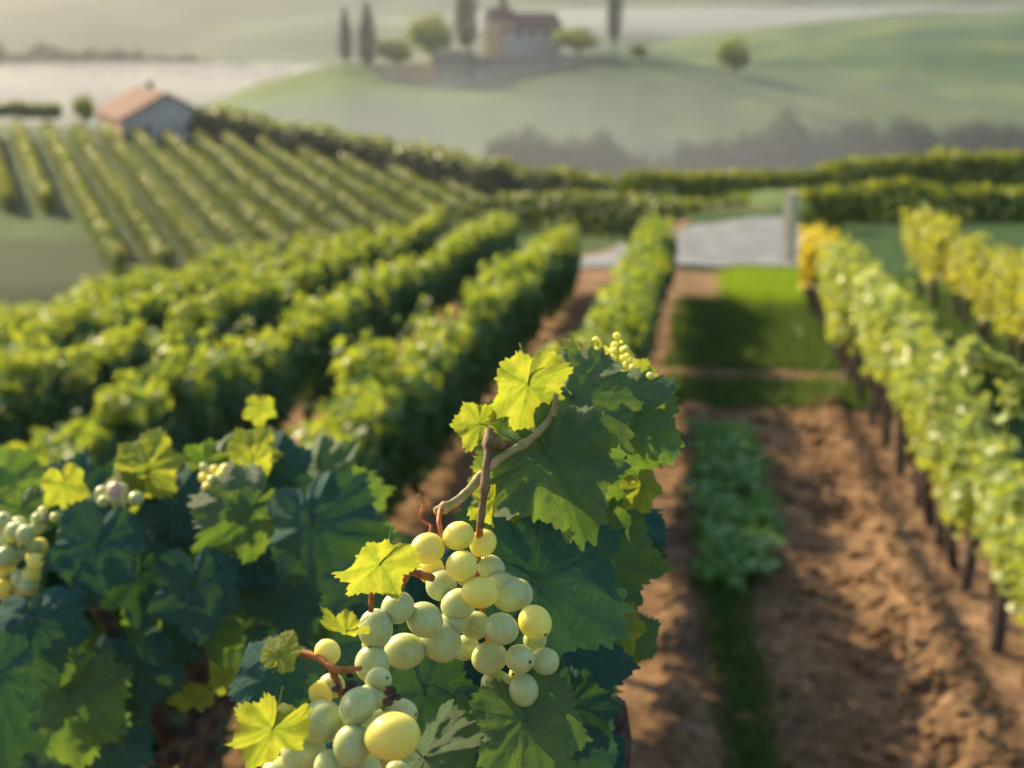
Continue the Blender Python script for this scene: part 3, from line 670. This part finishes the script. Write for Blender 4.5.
yy = 8.35 + cyy[k] * 1.75 + r.normal(0, .08, n); xx = .23 + (cx[k] * (.20 + .05 * cyy[k]) * (.55 + .9 * vnoise(yy * 1.7, 0 * yy, 3))) + r.normal(0, .05, n)
zz = zn(xx, yy) + r.random(n) ** 1.3 * .17 * np.clip(1.25 - ((xx - .23) / .33) ** 2, .15, 1)
mkw = leaf_cloud('weeds', np.stack([xx, yy, zz], 1), np.tile([0, -.25, 1.0], (n, 1)), r.uniform(.04, .10, n), r)
tag(mkobj('weeds', mkw, M['weed_leaf']), kind='stuff')
# clods on the soil
r = np.random.default_rng(31); n = 1500; x = np.where(r.random(n) < .55, r.normal(1.0, .16, n), r.uniform(-.1, 1.2, n)); y = r.uniform(4.6, 12, n) ; s = r.uniform(.006, .026, n) * (1 + 1.0 * (r.random(n) < .06))
ico = np.array([(0, 0, 1), (.89, 0, .45), (.28, .85, .45), (-.72, .53, .45), (-.72, -.53, .45), (.28, -.85, .45), (.72, .53, -.45), (-.28, .85, -.45), (-.89, 0, -.45), (-.28, -.85, -.45), (.72, -.53, -.45), (0, 0, -1)])
icf = np.array([(0, 1, 2), (0, 2, 3), (0, 3, 4), (0, 4, 5), (0, 5, 1), (1, 6, 2), (2, 7, 3), (3, 8, 4), (4, 9, 5), (5, 10, 1), (6, 7, 2), (7, 8, 3), (8, 9, 4), (9, 10, 5), (10, 6, 1), (11, 7, 6), (11, 8, 7), (11, 9, 8), (11, 10, 9), (11, 6, 10)])
V = ico[None] * (1 + r.normal(0, .22, (n, 12, 1))) * s[:, None, None] * [1.25, 1, .75] + np.stack([x, y, zn(x, y) + micro(x, y) + s * .3], 1)[:, None]
tag(mkobj('soil_clods', np_mesh('soil_clods', V.reshape(-1, 3), (icf[None] + (np.arange(n) * 12)[:, None, None]).reshape(-1, 3)), M['soil']), kind='stuff')

# ------------------------------------------------------------------ foreground vines
def hero_leaf_mesh(seed, cup, fold, wave, na=210, nr=24):
    rn = random.Random(seed)
    cph = np.radians([0, 14, 30, 46, 57, 68, 86, 104, 117, 130, 152, 168, 176, 180])
    cr = np.array([1.0, .88, .72, .82, .90, .82, .66, .73, .80, .74, .68, .60, .46, .16]) * (1 + np.array([rn.uniform(-.05, .05) for _ in range(14)]))
    cr2 = cr * (1 + np.array([0] + [rn.uniform(-.09, .07) for _ in range(12)] + [0])); cr2[0] = cr[0]
    ph = np.linspace(-math.pi, math.pi, na, endpoint=False); out = []
    for a in ph:
        b = abs(a); q = np.interp(b, cph, cr if a > 0 else cr2)
        te = 19; fr = (b / math.pi * te * 1.05 + .5 * vnoise(b * 4 + (a > 0) * 30, seed, 9) + .02 * math.sin(b * 9 + seed)) % 1.0
        q *= 1 + ((.05 + .12 * vnoise(b * 5 + (a > 0) * 50, seed, 3)) * (1 - abs(fr - .6) / .6) if b < 2.9 else 0) + .022 * math.sin(a * 61 + seed) + .03 * math.sin(a * 3 + seed * 2)
        out.append(q)
    out = np.array(out)
    rr = np.linspace(0, 1, nr + 1)[1:]; Rr, Ph = np.meshgrid(rr, ph); Rd = Rr * out[:, None]
    X = np.sin(Ph) * Rd; Y = -np.cos(Ph) * Rd
    def seg(px_, py_, ax, ay, bx, by):
        dx, dy = bx - ax, by - ay; t = np.clip(((px_ - ax) * dx + (py_ - ay) * dy) / (dx * dx + dy * dy), 0, 1)
        return np.hypot(px_ - ax - t * dx, py_ - ay - t * dy), t
    vein = np.zeros_like(X); ridge_ = np.zeros_like(X); near = np.zeros_like(X)
    for a0, ln in ((0, .97), (R(57), .86), (-R(57), .86), (R(116), .70), (-R(116), .70)):
        dx, dy = math.sin(a0), -math.cos(a0); d, t = seg(X, Y, 0, 0, dx * ln, dy * ln)
        vein = np.maximum(vein, np.exp(-(d / (.020 - .012 * t)) ** 2)); ridge_ = np.maximum(ridge_, np.exp(-(d / .05) ** 2)); near = np.maximum(near, np.exp(-(d / .11) ** 2))
        for k in range(1, 6):
            f = k / 6.2
            for s in (-1, 1):
                a1 = a0 + s * R(42); l2 = ln * (.42 - .05 * k); bx, by = dx * ln * f, dy * ln * f
                d, t = seg(X, Y, bx, by, bx + math.sin(a1) * l2, by - math.cos(a1) * l2)
                vein = np.maximum(vein, .6 * np.exp(-(d / .0085) ** 2)); ridge_ = np.maximum(ridge_, .5 * np.exp(-(d / .03) ** 2))
    Z = -cup * Rd ** 2 + fold * np.abs(X) * .8 - .010 * ridge_ + wave * Rr ** 2 * (np.sin(Ph * 5 + seed) + .6 * np.sin(Ph * 11 + seed * 3)) * .5
    Z += .10 * (fbm(X * 3 + seed * 5, Y * 3, seed, 3) - .45) + .022 * (fbm(X * 11, Y * 11 + seed, seed, 2) - .37)
    V = [(0, 0, 0)] + list(np.stack([X, Y, Z], -1).reshape(-1, 3)); F = []
    for i in range(na):
        j = (i + 1) % na; F.append((0, 1 + i * nr, 1 + j * nr))
        for k in range(nr - 1):
            a, b, c, d = 1 + i * nr + k, 1 + i * nr + k + 1, 1 + j * nr + k + 1, 1 + j * nr + k; F.append((a, b, c, d))
    npz = len(V); pv, pf = tube(curve_pts([(0, -.02, .012), (.02, .18, -.06), (.06 * math.sin(seed), .42, -.24), (.14 * math.sin(seed), .62, -.46)], 12), list(np.linspace(.020, .014, 13)), 7)
    V += [tuple(p) for p in pv]; F += [tuple(i + npz for i in q) for q in pf]
    me = bpy.data.meshes.new('vine_leaf'); me.from_pydata([tuple(map(float, v)) for v in V], [], F); me.update()
    me.polygons.foreach_set('use_smooth', [True] * len(me.polygons))
    pe = np.ones(len(pv)); attr(me, 'vein', np.concatenate([[1], vein.ravel(), pe])); attr(me, 'near', np.concatenate([[1], near.ravel(), pe])); attr(me, 'rnd', np.full(len(V), .45)); attr(me, 'edge', np.concatenate([[0], (np.clip(Rr - .8, 0, 1) * 5).ravel(), pe * 0]))
    return me
HL = [hero_leaf_mesh(s, c, f, w_) for s, c, f, w_ in ((1, .18, .10, .10), (2, .32, -.10, .14), (3, .05, .24, .12), (4, .45, .05, .10), (5, -.15, .15, .16), (6, .22, .38, .24), (7, .3, .25, .28), (8, .1, -.22, .24), (9, .62, .2, .18))]
HLM = {}
for k_ in ('deep', 'mature', 'lit_toned'):
    for i_, me in enumerate(HL):
        c = me.copy(); c.materials.append(M[k_]); HLM[(k_, i_)] = c
lr = random.Random(4)
def hero(parent, px, py, wpx, depth, rot, kind, var=None, tx=None, ty=None, name='leaf', petiole_to=None):
    """leaf whose blade centre is seen at px,py; wpx blade width; rot 0 = tip down, positive turns the tip to the right; tx / ty tilt in degrees"""
    size = wpx * depth / FPX / 1.55
    tx = lr.uniform(-30, 20) if tx is None else tx; ty = lr.uniform(-28, 28) if ty is None else ty
    m = MR.to_4x4() @ Matrix.Rotation(R(rot), 4, 'Z') @ Matrix.Rotation(R(tx), 4, 'X') @ Matrix.Rotation(R(ty), 4, 'Y')
    c = cp(px, py, depth) - (m.to_3x3() @ Vector((0, -.28, 0))) * size
    o = mkobj(name, HLM[(kind, lr.randrange(len(HL)) if var is None else var)], None, parent)
    sx_ = lr.uniform(.84, 1.12); o.matrix_basis = Matrix.Translation(c - parent.location) @ m @ Matrix.Diagonal((size * sx_, size * lr.uniform(.9, 1.1), size * lr.uniform(.8, 1.6), 1)); return o

# --- vine A: the near one with the ripe bunches
ga = cp(560, 700, 1.1); ga = Vector((-.16, 1.12, float(zn(-.16, 1.12))))
va = empty('grapevine', ga); tag(va, 'tall grapevine in sharp focus carrying the ripe bunches of green-gold grapes', 'grapevine')
def loc(p): return p - ga
tubes('trunk', [([Vector((0, 0, -.05)), Vector((.03, .02, .5)), Vector((-.02, .04, 1.0)), loc(cp(600, 800, 1.15)), loc(cp(575, 700, 1.1))], .035, .018)], M['bark'], va, 10, .25)
tubes('cane', [([loc(cp(575, 700, 1.1)), loc(cp(560, 600, 1.1)), loc(cp(560, 500, 1.0)), loc(cp(545, 440, .93)), loc(cp(500, 446, .87)), loc(cp(489, 434, .842))], .006, .0028),
               ([loc(cp(489, 430, .84)), loc(cp(486, 470, .825)), loc(cp(480, 528, .82))], .0028, .0021)], M['cane'], va, 10, .3, 9)
tubes('shoot', [([loc(cp(436, 512, .84)), loc(cp(462, 497, .85)), loc(cp(495, 462, .86)), loc(cp(530, 440, .87)), loc(cp(552, 415, .88)), loc(cp(556, 395, .87))], .0031, .0018),
                ([loc(cp(585, 560, 1.02)), loc(cp(590, 500, .97)), loc(cp(580, 450, .93)), loc(cp(560, 415, .89))], .004, .003)], M['green_cane'], va, 10, .2, 11)
tubes('tendril', [([loc(cp(x, y, d)) for x, y, d in [(418, 494, .83), (424, 505, .83), (420, 518, .83), (431, 526, .825), (428, 536, .82)]], .0013, .0008),
                  ([loc(cp(x, y, d)) for x, y, d in [(441, 508, .84), (439, 522, .83), (443, 538, .825)]], .0017, .0013)], M['red_stem'], va, 8, .3)
GME = bpy.data.meshes.new('grape')
import bmesh
bm = bmesh.new(); bmesh.ops.create_uvsphere(bm, u_segments=28, v_segments=20, radius=1)
for v in bm.verts: v.co.x *= .95; v.co.y *= .95; v.co.z = v.co.z * 1.05 - (.05 * max(0, -v.co.z) ** 6)
bm.to_mesh(GME); bm.free(); GME.polygons.foreach_set('use_smooth', [True] * len(GME.polygons)); GME.materials.append(M['grape'])
gr_ = random.Random(11)
def grapes(parent, items, depth0, sx=1.794, ox=220, oy=340, rr=.0094, mats=None, zoomed=True):
    for k, it in enumerate(items):
        x, y, r_ = it[:3]; px, py, pr = (ox + x / sx, oy + y / sx, r_ / sx)
        d = depth0 + (it[3] if len(it) > 3 else 0)
        size = pr * d / FPX; o = mkobj('grape', GME, None, parent)
        dirv = (MR @ Vector((gr_.gauss(0, .9), gr_.gauss(-.4, .8), gr_.uniform(-.6, 1)))).normalized()   # the dark scar points here
        q = (-dirv).to_track_quat('Z', 'Y')
        el = gr_.uniform(.97, 1.06)
        pw = parent.location + (parent.parent.location if parent.parent else Vector())
        o.matrix_basis = Matrix.Translation(cp(px, py, d) - pw) @ q.to_matrix().to_4x4() @ Matrix.Diagonal((size, size, size * el, 1))
        if len(it) > 4: override(o, M[it[4]])
G1 = [(373, 374, 30, -.012, 'grape_lit_gold'), (428, 351, 27, -.010, 'grape_lit_gold'), (472, 364, 25, .004, 'grape_lit_gold'), (434, 405, 29, -.020, 'grape_lit_gold'), (485, 408, 24, .01), (378, 412, 26, .008, 'grape_lit_gold'),
      (397, 440, 29, 0), (467, 453, 30, -.024, 'grape_lit_gold'), (428, 474, 30, -.012), (505, 440, 26, .004), (518, 455, 34, .004), (536, 456, 27, .012), (505, 518, 30, -.024), (565, 506, 31, -.014, 'grape_lit_gold'),
      (458, 512, 27, .002), (538, 572, 27, -.022), (582, 577, 27, -.008), (545, 628, 28, -.018), (583, 626, 23, .002), (483, 570, 31, -.002), (497, 618, 27, .006), (565, 538, 22, .008),
      (440, 552, 24, .016), (330, 410, 18, .02), (450, 420, 26, .02), (540, 600, 22, .012)]
b1 = empty('grape_bunch', loc(cp(480, 560, .83))); b1.parent = va; b1['label'] = 'hanging bunch of ripe green-gold grapes below the broken cane'
grapes(b1, G1, .83)
tubes('stem', [([cp(x, y, d) - ga - b1.location for x, y, d in [(480, 525, .825), (478, 570, .84), (486, 630, .84), (505, 690, .84)]], .0022, .0014)], M['red_stem'], b1, 8)
G2 = [(319, 480, 30, 0), (367, 502, 33, .008), (279, 518, 33, -.006), (396, 540, 38, .025), (331, 558, 34, .020), (273, 582, 33, -.008), (280, 545, 26, .03), (420, 505, 26, .03)]
b2 = empty('grape_bunch', loc(cp(400, 620, .79))); b2.parent = va; b2['label'] = 'shaded middle bunch left of the hanging one'
grapes(b2, G2, .79)
tubes('stem', [([cp(x, y, d) - ga - b2.location for x, y, d in [(432, 578, .80), (410, 572, .785), (392, 575, .78), (374, 585, .775), (371, 612, .775)]], .0023, .0015),
               ([cp(x, y, d) - ga - b2.location for x, y, d in [(410, 572, .785), (400, 590, .79), (405, 620, .80)]], .002, .0014)], M['red_stem'], b2, 8, .35)
G3 = [(193, 560, 24, .0, 'grape_lit_gold'), (182, 684, 40, -.002), (247, 657, 33, -.014), (172, 636, 28, .012, 'grape_lit_gold'), (150, 740, 42, .01), (237, 727, 36, -.018), (310, 711, 45, -.026, 'grape_lit_gold'), (325, 670, 28, .004),
      (195, 765, 28, -.01), (270, 642, 25, .006), (225, 700, 30, .03), (270, 690, 30, .03), (200, 620, 24, .02), (262, 775, 30, .0), (110, 780, 34, .02), (215, 690, 34, .035), (165, 780, 38, .02), (290, 740, 30, .03), (235, 770, 34, .01), (130, 700, 30, .03), (160, 665, 26, .02), (320, 780, 26, .01), (284, 610, 24, .01)]
b3 = empty('grape_bunch', loc(cp(340, 700, .70))); b3.parent = va; b3['label'] = 'lowest bunch of large grapes, cut by the lower edge'
grapes(b3, G3, .70)
tubes('stem', [([cp(x, y, d) - ga - b3.location for x, y, d in [(298, 652, .70), (318, 658, .695), (332, 668, .69), (348, 670, .69), (360, 668, .70)]], .0020, .0014),
               ([cp(x, y, d) - ga - b3.location for x, y, d in [(332, 668, .69), (340, 690, .70), (352, 720, .71)]], .002, .0014),
               ([cp(x, y, d) - ga - b3.location for x, y, d in [(318, 658, .695), (322, 646, .70), (324, 640, .70)]], .0018, .0012)], M['red_stem'], b3, 8, .35)
# dried, spotted berries at the base of the lowest bunch
for x, y, r_ in [(352, 684, 6), (358, 692, 5), (346, 692, 5), (390, 690, 7), (388, 701, 6), (397, 697, 5), (350, 676, 4), (336, 688, 5)]:
    o = mkobj('dried_berry', GME, None, b3); s = r_ * .69 / FPX; o.matrix_basis = Matrix.Translation(cp(x, y, .692) - ga - b3.location) @ Matrix.Rotation(gr_.uniform(0, 6), 4, 'X') @ Matrix.Diagonal((s, s * .7, s * .85, 1)); override(o, M['bark'])
# tiny unripe berries on top of the vine
b4 = empty('grape_bunch', loc(cp(600, 365, .93))); b4.parent = va; b4['label'] = 'cluster of tiny unripe yellow berries above the upper leaves'
TB = []
for k in range(70):
    t = k / 69; x = 560 + t * 75 + gr_.gauss(0, 7); y = 378 - 26 * math.sin(t * 3.0) + gr_.gauss(0, 6.5); TB.append((x, y, gr_.uniform(1.8, 4.2), gr_.uniform(-.03, .05), 'grape_lit_gold' if gr_.random() < .75 else 'grape'))
grapes(b4, TB, .97, 1, 0, 0)

HA = [  # px, py, width, depth, rot, kind, variant, tilt x, tilt y
    (371, 574, 84, .76, -42, 'lit_toned', 2, 20, 42), (338, 632, 54, .72, -80, 'lit_toned', 1, 25, 48), (282, 648, 38, .69, 160, 'lit_toned', 0, 20, 25),
    (268, 688, 92, .70, -20, 'deep', 3, -28, -10), (266, 742, 90, .67, -25, 'lit_toned', 6, 12, 30),
    (526, 398, 78, .89, -10, 'lit_toned', 2, 15, 30), (472, 424, 46, .88, -90, 'lit_toned', 4, 10, 20), (498, 508, 62, .90, 10, 'lit_toned', 0, 10, -20), (515, 470, 60, .93, 30, 'lit_toned', 3, 20, 25),
    (585, 412, 124, .91, 38, 'mature', 0, -25, 20), (612, 448, 140, .94, 8, 'mature', 3, -5, -10), (560, 478, 128, .87, 30, 'mature', 5, -18, 16), (545, 400, 66, .93, -30, 'mature', 3, -35, 20),
    (645, 494, 40, .92, 20, 'lit_toned', 1, 0, 20), (560, 592, 160, .895, 58, 'deep', 0, -4, 6), (604, 572, 118, .98, 20, 'mature', 1, 5, -20), (596, 530, 96, 1.0, 10, 'mature', 2, 10, 30),
    (626, 636, 52, .97, 20, 'lit_toned', 1, 5, 20), (625, 650, 62, 1.0, 0, 'mature', 3, 0, 0), (575, 668, 120, .96, 20, 'deep', 2, -20, 16), (436, 712, 118, .87, 30, 'deep', 2, 6, -12),
    (532, 738, 108, .80, 18, 'mature', 0, -24, 10), (582, 716, 84, .92, 40, 'deep', 4, 0, 0), (436, 768, 110, .82, 60, 'mature', 3, -45, 0), (575, 760, 100, .97, 10, 'deep', 3, 0, 0),
    (600, 375, 70, .95, 80, 'lit_toned', 1, 25, 10), (520, 560, 90, 1.02, -10, 'deep', 4, 0, 10), (480, 670, 120, .99, 10, 'deep', 0, 0, 10), (395, 650, 130, 1.0, 0, 'deep', 3, 0, 15), (440, 600, 110, 1.02, 0, 'deep', 0, 0, 0), (480, 750, 120, .97, 0, 'deep', 2, 0, 0),
    (360, 600, 70, 1.0, 0, 'deep', 2, 0, -10), (350, 770, 130, .92, 0, 'deep', 1, 0, 0), (640, 395, 60, .97, 30, 'lit_toned', 0, 10, 20), (505, 430, 52, .95, 0, 'mature', 1, 0, 0)]
for h in HA: hero(va, *h)
# shaded inner leaves
def filler(parent, region, n, dlo, dhi, seed, kinds, wlo, whi):
    r = random.Random(seed); k = 0
    while k < n:
        px = r.uniform(region[0][0], region[0][1]); py = r.uniform(region[1][0], region[1][1])
        if not region[2](px, py): continue
        hero(parent, px, py, r.uniform(wlo, whi), r.uniform(dlo, dhi), r.uniform(-70, 70), r.choice(kinds), None, r.uniform(-40, 10), r.uniform(-35, 35)); k += 1
filler(va, ((480, 650), (420, 900), lambda x, y: x < np.interp(y, [420, 560, 660, 900], [590, 600, 570, 560]) and x > np.interp(y, [420, 520, 560, 900], [560, 520, 470, 330])), 30, 1.0, 1.18, 5, ['deep', 'deep', 'mature'], 90, 130)

# --- vine B: soft-focus vine at the left
gb = Vector((-.62, 1.62, float(zn(-.62, 1.62)))); vb = empty('grapevine', gb); tag(vb, 'tall bushy grapevine at the lower left with dark blue-green leaves and yellow tips', 'grapevine')
def lb(p): return p - gb
tubes('trunk', [([Vector((0, 0, -.05)), Vector((.02, .02, .6)), Vector((0, 0, 1.1)), lb(cp(205, 790, 1.6)), lb(cp(200, 700, 1.6)), lb(cp(190, 640, 1.58))], .035, .014)], M['bark'], vb, 10, .25)
tubes('cordon', [([lb(cp(150, 775, 1.52)), lb(cp(180, 748, 1.52)), lb(cp(222, 708, 1.54)), lb(cp(260, 660, 1.56)), lb(cp(300, 600, 1.58))], .012, .008),
                 ([lb(cp(210, 800, 1.6)), lb(cp(160, 720, 1.55)), lb(cp(120, 640, 1.5)), lb(cp(60, 560, 1.48))], .012, .007)], M['bark'], vb, 10, .25)
HB = [(148, 458, 68, 1.45, 170, 'lit_toned', 0, 0, 15), (130, 478, 55, 1.45, 140, 'lit_toned', 1, 10, 15), (66, 492, 44, 1.42, 10, 'lit_toned', 2, 10, 15), (255, 446, 50, 1.5, 150, 'lit_toned', 0, 5, 15), (252, 470, 44, 1.45, 0, 'lit_toned', 3, 10, 20), (260, 412, 28, 1.6, 0, 'lit_toned', 1, 0, 20),
      (92, 560, 96, 1.35, -10, 'deep', 0, -12, 0), (90, 530, 80, 1.42, 20, 'deep', 1, -30, 0), (140, 590, 78, 1.42, 0, 'deep', 2, 0, 10), (182, 520, 84, 1.45, 60, 'deep', 3, -20, 10), (195, 600, 86, 1.36, 5, 'deep', 0, -5, 0), (170, 560, 80, 1.5, 0, 'deep', 5, 0, 0),
      (240, 520, 96, 1.38, -40, 'mature', 3, -30, 14), (252, 570, 84, 1.45, 0, 'deep', 1, -20, 0), (318, 545, 118, 1.3, 20, 'deep', 1, -8, -14), (280, 480, 90, 1.5, 60, 'deep', 3, -25, 0), (330, 490, 90, 1.5, 80, 'mature', 3, -30, -10), (300, 600, 100, 1.42, 0, 'deep', 1, 0, 10),
      (220, 480, 90, 1.5, 30, 'mature', 1, -30, 0), (36, 636, 90, 1.3, 20, 'deep', 3, -20, 10), (48, 672, 60, 1.4, 0, 'mature', 0, 0, 0), (2, 690, 90, 1.1, 20, 'deep', 0, 0, 24), (66, 720, 104, 1.4, 0, 'mature', 3, -8, 0), (0, 740, 80, 1.2, 0, 'deep', 1, 0, 0), (110, 742, 90, 1.5, 0, 'deep', 2, 0, 0),
      (186, 700, 30, 1.5, 0, 'lit_toned', 1, 0, 20), (222, 682, 26, 1.5, 0, 'lit_toned', 0, 0, 20), (205, 700, 22, 1.5, 60, 'lit_toned', 2, 0, 20), (130, 735, 30, 1.5, 0, 'lit_toned', 2, 0, 0), (120, 660, 18, 1.5, 0, 'lit_toned', 2, 0, 0), (6, 720, 30, 1.2, 0, 'lit_toned', 2, 0, 0),
      (350, 520, 60, 1.4, 60, 'mature', 2, -10, 0), (20, 520, 60, 1.5, 0, 'mature', 2, -10, 0), (212, 462, 50, 1.5, 100, 'mature', 4, -10, 0), (290, 640, 80, 1.5, 0, 'deep', 0, 0, 0)]
for h in HB: hero(vb, *h)
filler(vb, ((-60, 370), (470, 720), lambda x, y: y > 475 + .0008 * (x - 200) ** 2 and y < np.interp(x, [-60, 100, 180, 230, 370], [760, 730, 690, 660, 620])), 60, 1.45, 1.95, 8, ['deep', 'mature'], 74, 100)
def soft_bunch(parent, org, cx_, cy_, w_, h_, n, rpx, depth, mats, label, seed):
    r = random.Random(seed); b = empty('grape_bunch', cp(cx_, cy_, depth) - org); b.parent = parent; b['label'] = label; items = []
    for k in range(n):
        a = r.uniform(0, 6.28); q = math.sqrt(r.random()); yy_ = math.sin(a) * q * h_ / 2; items.append((cx_ + math.cos(a) * q * w_ / 2 * (1 - .35 * yy_ / h_), cy_ + yy_, rpx * r.uniform(.8, 1.2), r.uniform(-.02, .03), r.choice(mats)))
    grapes(b, items, depth, 1, 0, 0)
soft_bunch(vb, gb, 14, 558, 52, 80, 30, 9.5, 1.38, ['grape', 'grape', 'grape_lit_gold'], 'hanging bunch of small green grapes at the left edge', 1)
soft_bunch(vb, gb, 44, 520, 22, 20, 7, 6, 1.40, ['grape', 'grape_pink'], 'few tiny blushing berries above the bunch at the left edge', 2)
soft_bunch(vb, gb, 118, 497, 44, 16, 10, 7, 1.40, ['grape', 'grape_pink', 'grape'], 'blushing half-ripe berries under the left yellow leaf', 3)
soft_bunch(vb, gb, 212, 476, 40, 26, 14, 6, 1.42, ['grape', 'grape_pink', 'grape_lit_gold'], 'pale and orange berries between the two yellow leaves', 4)
soft_bunch(vb, gb, 219, 563, 14, 12, 3, 11, 1.42, ['grape'], 'few green grapes half hidden among the dark leaves', 5)

# ------------------------------------------------------------------ air
def vol_mat(name, dens, col=(.53, .555, .62), an=.5):
    m, t = newmat(name); v = N(t, 'ShaderNodeVolumePrincipled'); v.inputs['Density'].default_value = dens
    v.inputs['Color'].default_value = rgb(col); v.inputs['Anisotropy'].default_value = an
    o = N(t, 'ShaderNodeOutputMaterial'); t.links.new(v.outputs[0], o.inputs['Volume']); return m
o = mkobj('haze', box_mesh('haze', [(-6200, 6200, -3200, 9200, VZ - 6, 95)]), vol_mat('haze air', .00040)); tag(o, kind='stuff')
def mist(px, py, D, rx, ry, rz_, dens):
    bm = bmesh.new(); bmesh.ops.create_icosphere(bm, subdivisions=4, radius=1); me = bpy.data.meshes.new('mist'); bm.to_mesh(me); bm.free()
    o = mkobj('mist', me, vol_mat('mist air', dens)); c = pt(px, py, D); o.location = c; o.scale = (rx, ry, rz_); o.rotation_euler = (0, 0, math.atan2(c.y, c.x) - R(90)); tag(o, kind='stuff')
mist(80, 96, 500, 150, 60, 11, .010)
mist(380, 170, 215, 55, 32, 12, .0020)
mist(780, 172, 155, 75, 24, 11, .0036)
mist(540, 176, 140, 38, 18, 11, .0045)
mist(820, 22, 950, 300, 90, 10, .006)
